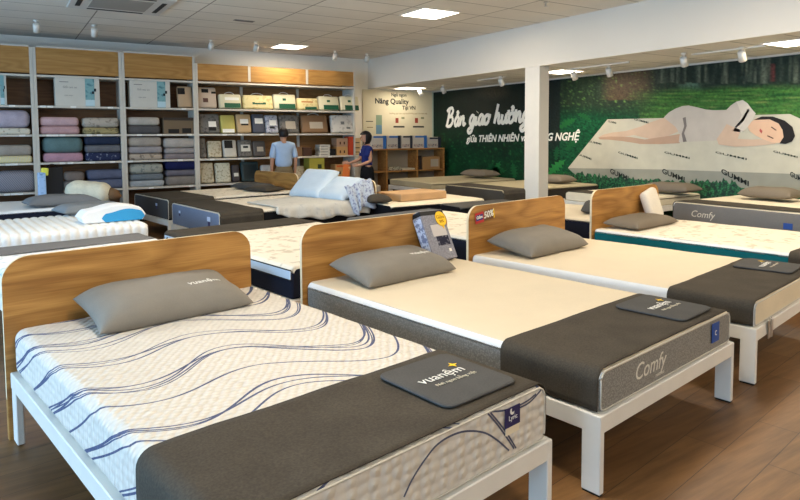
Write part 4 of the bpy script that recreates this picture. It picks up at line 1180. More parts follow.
TEALP = patterned('teal photo print', (128, 170, 172), (84, 130, 138), 10, .4); CARD = plain('white card', (206, 202, 190), .6); PALEC = plain('pale card', (214, 210, 196), .6)
PHB = plain('dark figure print', (30, 36, 40), .6)
for a, b_, pt, lab in ((-10, 9.5, 73, 'white and teal pillow carton at the left edge of the top shelf'), (57, 102, 76, 'white and teal pillow carton above the dusty pink quilts'), (131.5, 172, 79, 'white and teal pillow carton above the light grey quilt')):
    R, w, h = goods_box(a, b_, 3, pt, CARD, lab, 'pillow_carton', prints=((.67, .88, .0, .98, TEALP, 'photo_panel'), (.67, .88, .02, .22, plain('pale blue print', (190, 215, 220), .6), 'photo_detail'), (.82, .87, .42, .5, PHB, 'figure_print'), (.87, .92, .5, .6, PHB, 'figure_print'), (.1, .3, .78, .8, plain('grey ink', (120, 120, 116), .6), 'text_line')), depth=.25)
    text('carton_text', 'Gối cao su', .05, frame_m((-w*.17, -.131, h*.62), (1, 0, 0), (0, 0, 1)), plain('grey ink', (120, 120, 116), .6), R, ext=.0003)
    text('carton_text', 'thiên nhiên', .03, frame_m((-w*.2, -.131, h*.35), (1, 0, 0), (0, 0, 1)), plain('grey ink', (120, 120, 116), .6), R, ext=.0003)
goods_box(164, 195, 2, 117.5, plain('brown box card', (112, 94, 72), .6), 'brown boxed quilt set beside the light grey quilt', prints=((0, 1, .82, 1, plain('dark lid', (54, 46, 40), .6), 'lid_band'), (.15, .5, .05, .3, BLACK, 'dark_print'), (.6, .9, .05, .35, BLACK, 'dark_print')), depth=.3)
HG = plain('green pack print', (30, 84, 58), .5); CRB = plain('cream pack', (216, 206, 172), .5); YLB = patterned('yellow cream pack', (222, 204, 150), (198, 174, 118), 12, .4)
TANB = plain('tan pack', (184, 156, 116), .5); GRB = patterned('grey pack', (116, 112, 106), (90, 86, 82), 14, .45); DKB = plain('dark blue grey pack', (74, 78, 90), .5); SLB = patterned('silver pack', (176, 178, 188), (120, 124, 138), 18, .45)
BRB = plain('brown pack', (134, 102, 72), .5); WHB = patterned('white pack', (208, 202, 192), (176, 170, 162), 12, .4); BEI = patterned('beige pack', (200, 188, 160), (164, 148, 122), 16, .45); PKB = plain('pinkish pack', (190, 172, 154), .5)
SHELFB = 'pillow bags on the right-hand shelf'
def bag(px0, px1, lev, pyt, mat, label, prints=(), handle=None, lean=.22, depth=.12, bev=.03, group=SHELFB, inset=.02):
    return goods_box(px0, px1, lev, pyt, mat, label, 'pillow_bag', 'bag', prints, depth, lean, group, bev, handle, inset)
arch = (.22, .95, .0, .34, HG, 'green_band')
bag(180, 195, 3, 87, plain('tan photo pack', (188, 158, 124), .5), 'tan pack at the right end of the third top shelf', prints=((.0, .5, .6, .9, BLACK, 'dark_print'),))
bag(199, 219, 3, 88, PKB, 'pinkish photo pack at the left end of the long top shelf', prints=((.25, .6, .72, .9, BLACK, 'dark_print'), (.75, .97, .68, .78, BLACK, 'dark_print'), (.3, .55, .25, .45, plain('brown print', (90, 60, 50), .6), 'brown_print')))
bag(221, 243.5, 3, 95, CRB, 'cream and dark green pillow bag, first from the left on the long top shelf', prints=(arch, (.25, .9, .55, .75, PRINT, 'white_swoosh')), handle=PRINT)
bag(245, 275, 3, 96, YLB, 'wide yellow cream pillow bag with black green crescent', prints=((.3, .75, .3, .45, HG, 'crescent_print'), (.38, .66, .4, .52, YLB, 'crescent_cutout')), handle=PRINT)
bag(275.5, 298, 3, 95, CRB, 'cream and dark green pillow bag in the middle of the long top shelf', prints=(arch, (.4, .55, .55, .7, HG, 'leaf_mark')), handle=PRINT)
bag(299, 320, 3, 99, YLB, 'low yellowish pillow bag with green foot', prints=((.35, .9, 0, .22, HG, 'green_band'), (.2, .75, .6, .7, plain('orange ink', (190, 120, 60), .6), 'text_line')))
bag(320.5, 341, 3, 97, CRB, 'cream and dark green pillow bag, second from the right end', prints=(arch, (.4, .55, .55, .7, HG, 'leaf_mark')), handle=PRINT)
bag(342, 361, 3, 97, CRB, 'cream and dark green pillow bag at the right end of the top shelf', prints=(arch, (.4, .55, .55, .7, HG, 'leaf_mark')), handle=PRINT)
lab = (.45, .82, .3, .6, PRINT, 'paper_label'); foot_ = (.45, .8, .1, .3, BLACK, 'dark_print')
bag(200.5, 221.5, 2, 115, GRB, 'grey bedding pack with white label at the left end of the second shelf', prints=(lab, foot_))
bag(222, 237, 2, 116, plain('olive yellow pack', (190, 178, 96), .5), 'olive yellow bedding pack', prints=((.1, .9, .0, .2, PRINT, 'white_foot'),))
bag(238, 253, 2, 115, TANB, 'tan bedding pack with white label', prints=((.25, .8, .48, .72, PRINT, 'paper_label'), (.3, .8, .38, .47, BLACK, 'dark_print')))
bag(254, 266.5, 2, 115, DKB, 'dark blue grey bedding pack with white label', prints=((.2, .85, .48, .76, PRINT, 'paper_label'),))
bag(267, 280, 2, 116, SLB, 'silver bedding pack with white swirl', prints=((.3, .85, .4, .7, PRINT, 'paper_label'), (.3, .7, .22, .34, BLACK, 'dark_print')))
bag(281, 301, 2, 116, GRB, 'grey bedding pack with framed picture above the man', prints=((.3, .8, .2, .65, plain('beige picture', (178, 166, 148), .5), 'picture_panel'),), handle=BLACK)
bag(303, 329.5, 2, 116, BRB, 'brown bedding pack with white picture and handle', prints=((.3, .8, .22, .6, plain('beige picture', (178, 166, 148), .5), 'picture_panel'),), handle=PRINT)
bag(333, 357.5, 2, 116, WHB, 'white bedding bag with grey flower mark', prints=((.38, .52, .45, .62, plain('grey ink', (120, 120, 116), .6), 'flower_mark'), (.6, .75, .2, .3, plain('grey ink', (120, 120, 116), .6), 'text_line')), handle=GRB)
bag(200.5, 207.5, 1, 139, GRB, 'narrow grey pack at the left end of the third shelf', group='packs on the third shelf')
bag(208.5, 223, 1, 142, BEI, 'beige pillow pack on the third shelf', group='packs on the third shelf')
bag(224, 238, 1, 141, plain('ivory pack', (200, 194, 180), .5), 'ivory pack with black figure print on the third shelf', prints=((.1, .7, .5, .95, BLACK, 'figure_print'),), group='packs on the third shelf')
bag(239, 253.5, 1, 141, GRB, 'grey pack with pale picture on the third shelf', prints=((.2, .85, .3, .7, PALEC, 'picture_panel'), (.35, .7, .5, .62, BLACK, 'dark_print')), group='packs on the third shelf')
bag(254, 267, 1, 142, plain('dark grey pack', (88, 82, 78), .5), 'dark grey pack left of the man on the third shelf', prints=((.3, .8, .3, .6, plain('beige picture', (178, 166, 148), .5), 'picture_panel'),), group='packs on the third shelf')
bag(200.5, 214.5, 0, 164, BEI, 'beige pack at the left end of the fourth shelf', group='packs on the fourth shelf')
bag(216, 231.5, 0, 164, patterned('ivory floral pack', (214, 208, 184), (170, 160, 132), 20, .42), 'ivory pillow pack on the fourth shelf', group='packs on the fourth shelf')
bag(232.5, 240.5, 0, 166, plain('charcoal pack', (70, 62, 62), .5), 'charcoal pack with pale picture on the fourth shelf', prints=((.2, .8, .3, .5, PALEC, 'picture_panel'),), group='packs on the fourth shelf')
bag(242, 260, 0, 163, plain('dark teal pack', (44, 62, 64), .5), 'dark teal framed pack on the fourth shelf', prints=((.12, .9, .1, .85, plain('teal black panel', (26, 40, 42), .5), 'picture_panel'),), group='packs on the fourth shelf')
bag(262, 273, 0, 166, WHB, 'white pack peeping out left of the man', group='packs on the fourth shelf')
bag(296, 306, 0, 167, BEI, 'beige pack to the right of the man', group='packs on the fourth shelf')
goods_box(309, 324.5, 0, 158, plain('yellow green carton', (182, 174, 72), .6), 'yellow green carton on the fourth shelf', prints=((.55, .8, .5, .7, plain('dark green print', (60, 70, 40), .6), 'leaf_print'),), depth=.3)
OR = plain('orange card', (200, 96, 44), .6); OR2 = plain('pale orange card', (196, 150, 96), .6)
goods_box(335, 348, 0, 164.5, OR2, 'pale orange carton near the woman', prints=((.1, .9, .8, .95, OR, 'orange_band'), (.3, .4, .3, .5, BLACK, 'dark_print'), (.65, .75, .3, .5, BLACK, 'dark_print')), depth=.25)
# small goods on the third shelf right of the man
for a, b_, pt, m, l in ((296, 302.5, 147, BRB, 'small brown box right of the man'), (303, 312, 147.5, plain('dark brown card', (80, 56, 46), .6), 'dark brown flat box on the third shelf'), (330, 336, 149, BLACK, 'small black box beside the orange cartons')):
    goods_box(a, b_, 1, pt, m, l, depth=.2)
z = LV[1]+.001
for k in range(4):
    x0, x1 = at_y(320, 150, IY).x, at_y(330, 150, IY).x
    R = thing('white_carton', ('bottom', 'second from bottom', 'third from bottom', 'topmost')[k]+' white carton in the little stack on the third shelf', 'box', ((x0+x1)/2+.01*(k % 2), IY+.14, z), 0, 'white cartons in a stack')
    obj('box_body', bx((-(x1-x0)/2, -.13, 0), ((x1-x0)/2, .13, .058), .003, 1), CARD, R)
    obj('dark_stripe', bx((-(x1-x0)/2+.02, -.132, .02), ((x1-x0)/2-.05, -.13, .03)), GRB, R)
    z += .061
z = LV[1]+.001
for k, (m, l) in enumerate(((OR2, 'lower pale orange carton on the third shelf near the woman'), (plain('pinkish card', (176, 140, 112), .6), 'upper pinkish carton on the third shelf near the woman'))):
    x0, x1 = at_y(337, 150, IY).x, at_y(348, 150, IY).x
    R = thing('orange_carton', l, 'box', ((x0+x1)/2, IY+.14, z), 0, 'orange cartons near the woman')
    obj('box_body', bx((-(x1-x0)/2, -.13, 0), ((x1-x0)/2, .13, .19), .004, 1), m, R)
    for dx in (-.05, .05): obj('dark_print', bx((dx-.015, -.133, .05), (dx+.015, -.13, .11)), plain('brown ink dark', (80, 40, 30), .6), R)
    z += .193
goods_box(348.5, 353.5, 1, 136.5, plain('red orange card', (186, 66, 36), .6), 'tall red orange carton on the third shelf', depth=.22)
goods_box(354, 361, 1, 138, plain('cream orange card', (206, 170, 120), .6), 'tall cream carton with dark marks beside the red orange one', prints=((.1, .8, .7, .75, BLACK, 'text_line'), (.1, .8, .4, .45, BLACK, 'text_line'), (.1, .8, .15, .2, BLACK, 'text_line')), depth=.22)
# price tags on shelf edges
pt = 0
for lev, xs in ((3, (14, 45, 52, 75, 112, 185)), (2, (23, 50, 56, 63, 90, 100, 140, 160, 190, 225, 240, 262, 330)), (1, (8, 14, 62, 70, 92, 112, 130, 180, 212, 240, 300, 330)), (0, (5, 12, 18, 110, 150, 190))):
    for n_, px in enumerate(xs):
        p = at_y(px, 150, FRONT_Y)
        R = tag(obj('price_tag', bx((-.045, -.004, -.018), (.045, 0, .018), .001, 1), PRINT, None), 'small white price tag on a shelf edge', 'price tag', 'white price tags on the shelf edges')
        R.location = (p.x, FRONT_Y-.0035+(.004 if p.x > 3.24 else 0), LV[lev]-.017)

# ------------------------------------------------------------------ poster and cubby cabinet in the corner
PXL = at_y(363, 120, WALL_Y-.02).x
R = thing('wall_poster', 'cream wall poster with text and small bed pictures above the cubby cabinet', 'poster', (PXL, WALL_Y, 0), 0)
PW = MURAL_X-.05-PXL
CRP = plain('cream poster paper', (206, 196, 166), .6, var=.02)
obj('poster_board', bx((0, -.02, 1.2), (PW, -.001, LOW-.02)), CRP, R)
def pl(px, py):
    p = at_y(px, py, WALL_Y-.022); return p.x-PXL, p.z
def prect(name, a, b_, c, d, m):
    x0, z1 = pl(a, c); x1, z0 = pl(b_, d); obj(name, bx((x0, -.023, z0), (x1, -.0195, z1)), m, R)
GK = plain('dark poster ink', (28, 32, 34), .6)
def ptext(s, px, py, size, m=GK, bold=0):
    x, z = pl(px, py); text('poster_text', s, size, frame_m((x, -.0215, z), (1, 0, 0), (0, 0, 1)), m, R, bold=bold)
ptext('Ngủ ngon', 399, 95, .11, bold=.003); ptext('Nâng Quality', 392, 101.5, .18, bold=.005); ptext('Tại VN', 409, 108, .13, bold=.004)
for px in (399, 418): ptext('Giường ngủ cho mọi nhà', px, 113.5, .055, plain('brown poster ink', (120, 100, 70), .6))
prect('photo_panel', 376, 382, 115, 125, plain('sage photo', (128, 146, 122), .6)); prect('photo_panel', 376, 382, 125, 134, plain('blue photo', (96, 130, 150), .6))
for a in (395.5, 415): 
    prect('picture', a, a+3, 118, 123, plain('red brown print', (140, 60, 44), .6)); prect('caption_bar', a-2, a+9, 126, 127.6, GK)
    prect('picture', a+6, a+9, 117, 119, plain('green grey print', (130, 130, 100), .6))
prect('text_line', 366, 373, 121, 121.8, GK); prect('text_line', 367, 373, 127, 127.7, plain('brown poster ink', (120, 100, 70), .6))
struct(obj('trim_3', bx((MURAL_X-.05, WALL_Y-.03, 0), (MURAL_X-.013, WALL_Y-.001, LOW-.02)), plain('pale corner strip', (170, 186, 170), .6)))
# cubby cabinet
CYF = 12.35; cz = at_y(400, 148.5, CYF).z
cx0 = at_y(370, 160, CYF).x; cx1 = at_y(444.5, 160, CYF).x
cx1 = min(cx1, MURAL_X-.05)
R = thing('cubby_cabinet', 'open oak cubby cabinet in the corner behind the woman', 'cabinet', ((cx0+cx1)/2, CYF+.2, 0), 0)
w = cx1-cx0; d = .42
obj('top_board', bx((-w/2, -.2, cz-.035), (w/2, d-.2, cz), .002, 1), OAK2, R)
obj('back_board', bx((-w/2, d-.215, .05), (w/2, d-.2, cz-.035)), plain('pale grey board', (150, 142, 128), .7), R)
zm_ = at_y(400, 170.5, CYF).z
divs = [370, 386.5, 417, 444.5]
xs = [at_y(px, 160, CYF).x-(cx0+cx1)/2 for px in divs]; xs[-1] = w/2-.03
for i, xx in enumerate(xs): obj('upright_board', bx((xx, -.195, 0), (xx+.035 if i else xx+.035, d-.215, cz-.036)), OAK2, R)
for i in range(3):
    for zz in (zm_, .30): obj('shelf', bx((xs[i]+.036, -.19, zz-.03), (xs[i+1]-.001, d-.216, zz)), OAK2, R)
BLB = plain('blue carton print', (44, 100, 168), .6)
for k, (a, b_, l) in enumerate(((371, 386.5, 'blue and white carton on the cubby cabinet behind the woman'), (387, 401, 'second blue and white carton from the left on the cubby cabinet'), (401.5, 412.5, 'narrow carton with dark frame in the middle of the cubby cabinet'), (413, 427, 'second carton from the right on the cubby cabinet'), (427.5, 441, 'rightmost carton on the cubby cabinet beside the mural'))):
    x0, x1 = at_y(a, 150, CYF+.03).x, at_y(b_, 150, CYF+.03).x; x1 = min(x1, MURAL_X-.07); h = .30 if k != 4 else .26
    Q = thing('display_carton', l, 'box', ((x0+x1)/2, CYF+.15, cz+.001), 0, 'blue and white cartons on the cubby cabinet')
    ww = x1-x0-.01
    obj('box_body', bx((-ww/2, -.12, 0), (ww/2, .12, h), .004, 1), plain('carton beige', (190, 182, 170), .6), Q)
    c = BLB if k in (0, 1, 3) else plain('dark carton print', (36, 42, 56), .6)
    obj('side_stripe', bx((ww/2-ww*.22, -.123, 0), (ww/2, -.12, h)), BLB if k in (0, 3) else plain('dark carton print', (36, 42, 56), .6), Q)
    obj('top_stripe', bx((-ww/2+ww*.15, -.123, h-.05), (ww/2-ww*.22, -.12, h-.01)), c, Q)
    obj('photo_print', bx((-ww/2+.02, -.123, .03), (ww/2-ww*.26, -.12, .10)), patterned('carton bed photo', (176, 160, 148), (60, 80, 110), 30, .42), Q)
# contents of the cubbies
def cub(px0, px1, zb, h, m, name, label, cat, dep=.26, bev=.006, extra=None):
    x0, x1 = at_y(px0, 160, CYF+.04).x, at_y(px1, 160, CYF+.04).x
    Q = thing(name, label, cat, ((x0+x1)/2, CYF+.04+dep/2, zb+.001), 0)
    obj('body', bx((-(x1-x0)/2, -dep/2, 0), ((x1-x0)/2, dep/2, h), bev, 2), m, Q)
    if extra: extra(Q, x1-x0, h, dep)
    return Q
cub(388.5, 401, zm_, .09, patterned('paper stack', (176, 170, 150), (90, 84, 70), 30, .45), 'paper_stack', 'loose stack of papers in the middle cubby', 'paper stack', bev=.02)
cub(402, 415, zm_, .045, plain('white paper', (206, 196, 172), .7), 'leaflet_pile', 'low pile of white leaflets beside the paper stack', 'leaflets', bev=.01)
cub(422.5, 440, zm_, .30, plain('tan carton', (170, 130, 84), .6), 'tan_carton', 'tan carton with pale picture in the right cubby', 'box', extra=lambda Q, w, h, d_: obj('picture', bx((-.02, -d_/2-.003, .06), (w/2-.05, -d_/2, h-.06)), plain('beige picture', (178, 166, 148), .5), Q))
cub(418.8, 421.8, zm_, .33, plain('dark binder', (50, 40, 36), .6), 'dark_binder', 'dark upright binder beside the tan carton', 'binder')
cub(388.5, 402, .301, .28, DARKB, 'black_bundle', 'black cloth bundle in the lower middle cubby', 'bundle', bev=.06)
cub(404, 415, .301, .20, GRB, 'grey_box', 'grey box beside the black bundle in the lower cubby', 'box')
cub(372.5, 381, .301, .16, CARD, 'white_packet', 'white packet in the lower left cubby behind the woman', 'packet', bev=.03)

# ------------------------------------------------------------------ ceiling fittings
PAN = plain('lit diffuser', (255, 246, 228), .5, emit=(255, 244, 224), es=9.0)
def light_panel(x, y, z, label, e=90, sx=.6, sy=.6, lamp=True):
    R = thing('ceiling_light', label, 'ceiling light', (x, y, z), 0, 'square ceiling light panels')
    bm = bmesh.new()
    for a, b_ in (((-sx/2, -sy/2), (sx/2, -sy/2+.02)), ((-sx/2, sy/2-.02), (sx/2, sy/2)), ((-sx/2, -sy/2+.02), (-sx/2+.02, sy/2-.02)), ((sx/2-.02, -sy/2+.02), (sx/2, sy/2-.02))):
        box(bm, (a[0], a[1], -.012), (b_[0], b_[1], -.001))
    obj('frame', bm, WHITEM, R)
    obj('diffuser', bx((-sx/2+.02, -sy/2+.02, -.009), (sx/2-.02, sy/2-.02, -.003)), PAN, R)
    if lamp:
        ld = bpy.data.lights.new('panel_lamp', 'AREA'); ld.shape = 'RECTANGLE'; ld.size = sx*.9; ld.size_y = sy*.9
        ld.energy = e; ld.color = (1, .87, .70)
        lo = bpy.data.objects.new('panel_lamp', ld); C.objects.link(lo); lo.location = (x, y, z-.02)
P1 = at_z(289, 46.5, CEIL); P2 = at_z(430, 13.5, CEIL)
E0 = 60
light_panel(P1.x, P1.y, CEIL, 'lit square ceiling panel above the pillow shelves', E0*.45)
light_panel(P2.x, P2.y, CEIL, 'lit square ceiling panel nearest the soffit', E0, .66, .66)
for x, y in ((P2.x, P2.y-4.2), (1.2, 6.6), (1.2, 2.4), (P2.x, P2.y-8.4), (1.2, -1.8)):
    light_panel(x, y, CEIL, 'lit square ceiling panel out of the picture above the front beds', E0)
for px, py, l in ((410, 88, 'lit ceiling panel above the corner poster'), (561, 71.5, 'lit ceiling panel just right of the column'), (798, 42, 'lit ceiling panel at the right edge over the mural')):
    P = at_z(px, py, LOW); light_panel(min(P.x, MURAL_X-.45), min(P.y, WALL_Y-.5), LOW, l, E0*(.2 if px == 410 else .4))
light_panel(8.5, 1.2, LOW, 'lit ceiling panel right of the picture over the mural side', E0*.5)
light_panel(8.5, -2.2, LOW, 'lit ceiling panel right of the picture near the entrance', E0*.5)
def spot_fixture(px, py, z, label, group, aim=(0, .5, -1), wall_lamp=0):
    P = at_z(px, py, z)
    P.x = min(P.x, MURAL_X-.2); P.y = min(P.y, WALL_Y-.25)
    R = thing('track_spotlight', label, 'spotlight', (P.x, P.y, z), 0, group)
    bm = bmesh.new(); lathe(bm, [(.04, -.001), (.04, -.02), (.012, -.024), (.012, -.07)], n=14)
    obj('mount', bm, WHITEM, R, True)
    d = Vector(aim).normalized(); q = d.to_track_quat('-Z', 'Y').to_matrix().to_4x4(); q.translation = Vector((0, 0, -.10))
    bm = bmesh.new(); lathe(bm, [(.028, .05), (.045, .045), (.05, -.085), (.043, -.086), (.040, -.06)], n=18)
    for v in bm.verts: v.co = q @ v.co
    h_ = obj('lamp_head', bm, WHITEM, R, True)
    bm = bmesh.new(); lathe(bm, [(.0395, -.062), (.0395, -.058)], n=18)
    for v in bm.verts: v.co = q @ v.co
    obj('lens', bm, plain('lamp lens', (255, 236, 200), .3, emit=(255, 230, 190), es=1.2), h_)
    if wall_lamp:
        ld = bpy.data.lights.new('spot_lamp', 'SPOT'); ld.energy = wall_lamp; ld.spot_size = 1.3; ld.spot_blend = .8; ld.color = (1, .84, .62); ld.shadow_soft_size = .05
        lo = bpy.data.objects.new('spot_lamp', ld); C.objects.link(lo); lo.location = Vector((P.x, P.y, z-.1))+d*.12
        lo.rotation_euler = d.to_track_quat('-Z', 'Y').to_euler()
g1 = 'white spotlights along the bed linen shelves'; g2 = 'white spotlights along the mural'
for px, py, l in ((36, 20, 'first white ceiling spotlight from the left'), (94, 25, 'second white ceiling spotlight from the left'), (211, 40, 'white ceiling spotlight left of the shelf light panel'), (256, 42, 'white ceiling spotlight close to the left of the shelf light panel'), (335, 51, 'white ceiling spotlight right of the shelf light panel'), (367, 54, 'last white ceiling spotlight before the soffit')):
    spot_fixture(px, py, CEIL, l, g1, (.1, .8, -1), 3)
for px, py, l in ((420, 88, 'spotlight in front of the corner poster'), (443, 85, 'spotlight at the left end of the mural'), (501, 76, 'spotlight above the mural lettering'), (574, 69, 'spotlight just right of the column light panel'), (609, 65, 'spotlight over the sunlit leaves of the mural'), (684, 53, 'spotlight above the hip of the sleeping woman'), (742, 47, 'spotlight above the shoulder of the sleeping woman')):
    spot_fixture(px, py, LOW, 'white '+l, g2, (.7, .15, -1), 3)
# thin track along the low ceiling
for y0, y1, l in ((at_z(482, 80, LOW).y, at_z(500, 76, LOW).y, 'short white lighting track above the mural lettering'), (at_z(575, 70, LOW).y, at_z(624, 61, LOW).y, 'white lighting track over the sunlit leaves'), (at_z(684, 53, LOW).y, at_z(752, 43, LOW).y, 'white lighting track over the sleeping woman')):
    xx = min(at_z(600, 65, LOW).x, MURAL_X-.3)
    o = obj('light_track', bx((-.015, min(y0, y1), -.02), (.015, max(y0, y1), .0005)), WHITEM); o.location = (xx, 0, LOW)
    tag(o, l, 'light track', 'white lighting tracks')
# air conditioner cassette
P = at_z(122, 1, CEIL)
R = thing('ceiling_air_conditioner', 'white cassette air conditioner in the ceiling at upper left', 'air conditioner', (P.x, P.y+.1, CEIL), 0)
ACM = plain('white ac plastic', (206, 204, 198), .5)
obj('cassette_panel', bx((-.60, -.60, -.03), (.60, .60, -.001), .02, 3), ACM, R)
obj('intake_grille', bx((-.36, -.36, -.036), (.36, .36, -.029), .008, 2), plain('grey grille', (150, 148, 142), .6), R)
for k in range(4):
    obj('louvre_slot', bx((-.36, -.52, -.034), (.36, -.46, -.0295), 0, 1, Matrix.Rotation(k*PI/2, 4, 'Z')), plain('dark slot', (30, 30, 32), .6), R)
P = at_z(244, 20.5, CEIL)
R = thing('ceiling_vent', 'small grey ceiling vent left of the shelf light panel', 'vent', (P.x, P.y, CEIL), 0)
obj('vent_frame', bx((-.16, -.05, -.01), (.16, .05, -.001), .003, 1), plain('grey grille', (150, 148, 142), .6), R)
for k in range(3): obj('slat', bx((-.14, -.035+.026*k, -.014), (.14, -.022+.026*k, -.009)), plain('dark grey slat', (90, 88, 84), .6), R)
P = at_z(546, 2, CEIL)
R = thing('ceiling_sprinkler', 'small chrome sprinkler head at the top of the picture', 'sprinkler', (P.x, P.y, CEIL), 0)
bm = bmesh.new(); lathe(bm, [(.04, -.001), (.035, -.01), (.012, -.012), (.012, -.05), (.03, -.055), (.03, -.06)], n=14); obj('sprinkler_head', bm, CH, R, True)

# ------------------------------------------------------------------ people
def skin_mesh(name, nodes, edges, mat, parent, sub=2, label=None):
    me = bpy.data.meshes.new(name); me.from_pydata([n[:3] for n in nodes], edges, [])
    o = bpy.data.objects.new(name, me); C.objects.link(o)
    o.modifiers.new('skin', 'SKIN'); 
    if not me.skin_vertices: 
        bm = bmesh.new(); bm.from_mesh(me); bm.verts.layers.skin.verify(); bm.to_mesh(me); bm.free()
    for i, n in enumerate(nodes):
        r = n[3]; r = r if isinstance(r, tuple) else (r, r)
        me.skin_vertices[0].data[i].radius = r
        me.skin_vertices[0].data[i].use_root = (i == 0)
    s = o.modifiers.new('sub', 'SUBSURF'); s.levels = sub; s.render_levels = sub
    bpy.context.view_layer.update()
    nm = bpy.data.meshes.new_from_object(o.evaluated_get(bpy.context.evaluated_depsgraph_get()))
    bpy.data.objects.remove(o); bpy.data.meshes.remove(me); nm.materials.clear()
    return link(name, nm, mat, parent, True, label)
SKM = plain('skin', (196, 146, 116), .55, var=.03)
HAIR = plain('black hair', (22, 18, 18), .45)
def hand_nodes(N, E, wrist, d, side, r=.009, curl=.25):
    """palm and five fingers appended to a node list; d = direction of the hand, side = thumb direction"""
    d = Vector(d).normalized(); s = Vector(side).normalized(); w = Vector(N[wrist][:3]); nrm = d.cross(s)
    palm = len(N); N.append((*(w+d*.05), (.024, .036))); E.append((wrist, palm))
    pk = len(N); N.append((*(w+d*.085), (.018, .036))); E.append((palm, pk))
    for k, ln in enumerate((.062, .072, .068, .052)):
        o = s*(.030-.020*k)
        a = len(N); N.append((*(w+d*.095+o), r)); E.append((pk, a))
        b_ = len(N); N.append((*(w+d*(.095+ln*.5)+o+nrm*curl*.02), r*.95)); E.append((a, b_))
        c = len(N); N.append((*(w+d*(.095+ln*.92)+o+nrm*curl*.07), r*.8)); E.append((b_, c))
    a = len(N); N.append((*(w+d*.045+s*.042), r*1.2)); E.append((palm, a))
    b_ = len(N); N.append((*(w+d*.085+s*.062+nrm*curl*.03), r)); E.append((a, b_))
def person_body(parent, arms, h=1.0, hip=.16, sh=.185, head_off=(0, 0), female=False):
    N = [(0, 0, .95, (.14, .10)), (0, 0, 1.10, (.125, .09)), (0, 0, 1.28, (.15, .10)), (0, 0, 1.42, (.12, .08)), (0, .0, 1.49, .055),
         (head_off[0]*.3, head_off[1]*.3, 1.54, .06), (head_off[0], head_off[1], 1.60, (.075, .088)), (head_off[0], head_off[1], 1.67, (.08, .10)), (head_off[0], head_off[1], 1.73, (.055, .07))]
    E = [(i, i+1) for i in range(8)]
    for sx in (-1, 1):
        a = len(N); N += [(sx*.10, 0, .86, .095), (sx*.105, -.005, .50, .062), (sx*.105, .015, .28, .058), (sx*.105, .02, .09, .038), (sx*.11, -.02, .04, .04), (sx*.115, -.13, .03, .03)]
        E += [(0, a), (a, a+1), (a+1, a+2), (a+2, a+3), (a+3, a+4), (a+4, a+5)]
        sh_, el, wr, d, side = arms[0 if sx == -1 else 1]
        a = len(N); N += [(*sh_, .055), (*[(sh_[i]+el[i])/2 for i in range(3)], .048), (*el, .04), (*[(el[i]*.45+wr[i]*.55) for i in range(3)], .034), (*wr, .025)]
        E += [(3, a), (a, a+1), (a+1, a+2), (a+2, a+3), (a+3, a+4)]
        hand_nodes(N, E, a+4, d, side)
    o = skin_mesh('body', N, E, SKM, parent, 2)
    return o
def face_bits(parent, cx, cy, fy=-1):
    # faces local -y
    def add(nm, P, r, m, sc=(1, 1, 1)):
        bm = bmesh.new(); bmesh.ops.create_uvsphere(bm, u_segments=12, v_segments=8, radius=r)
        for v in bm.verts: v.co = Vector((v.co.x*sc[0], v.co.y*sc[1], v.co.z*sc[2]))+Vector(P)
        obj(nm, bm, m, parent, True)
    for s in (-1, 1):
        add('eye', (cx+s*.03, cy-.088, 1.645), .011, plain('dark eye', (30, 24, 22), .3), (1.3, .6, .7))
        add('ear', (cx+s*.080, cy+.005, 1.635), .026, SKM, (.4, .8, 1.2))
    add('nose', (cx, cy-.102, 1.615), .016, SKM, (.8, 1, 1.5))
    add('mouth', (cx, cy-.088, 1.575), .02, plain('lips', (160, 90, 84), .5), (1.2, .5, .35))
def hair_shell(parent, cx, cy, long=False):
    bm = bmesh.new(); bmesh.ops.create_uvsphere(bm, u_segments=28, v_segments=18, radius=1)
    dele = []
    for v in bm.verts:
        c = v.co.copy(); k = 1+.04*noise.noise(c*3)
        if long: zl = c.z*.125 if c.z > 0 else c.z*.20
        else: zl = c.z*.118 if c.z > 0 else c.z*.155
        v.co = Vector((cx+c.x*(.100 if not long else .112)*k, cy+.014+c.y*(.120 if not long else .135)*k, 1.66+zl))
        front = c.y < -.35
        if (front and c.z < .30) or (not long and c.z < -.62) or (c.y < 0 and abs(c.x) > .5 and c.z < -.05 and not long): dele.append(v)
    bmesh.ops.delete(bm, geom=dele, context='VERTS')
    o = obj('hair', bm, HAIR, parent, True)
    s = o.modifiers.new('t', 'SOLIDIFY'); s.thickness = .012; s.offset = -1
def shoe(parent, sx):
    bm = bmesh.new(); rows = []
    for y_, w_, h_ in ((.07, .025, .06), (.05, .042, .085), (0, .045, .085), (-.07, .047, .06), (-.13, .048, .045), (-.175, .035, .03), (-.19, .012, .02)):
        rows.append([bm.verts.new((sx*.112+w_*math.cos(a), y_, max(.002, h_/2+h_/2*math.sin(a)))) for a in [2*PI*k/12 for k in range(12)]])
    for A, B in zip(rows, rows[1:]):
        for k in range(12): bm.faces.new((A[k], A[(k+1) % 12], B[(k+1) % 12], B[k]))
    bm.faces.new(rows[0]); bm.faces.new(rows[-1]); obj('shoe', bm, plain('dark shoe leather', (30, 28, 28), .5), parent, True)
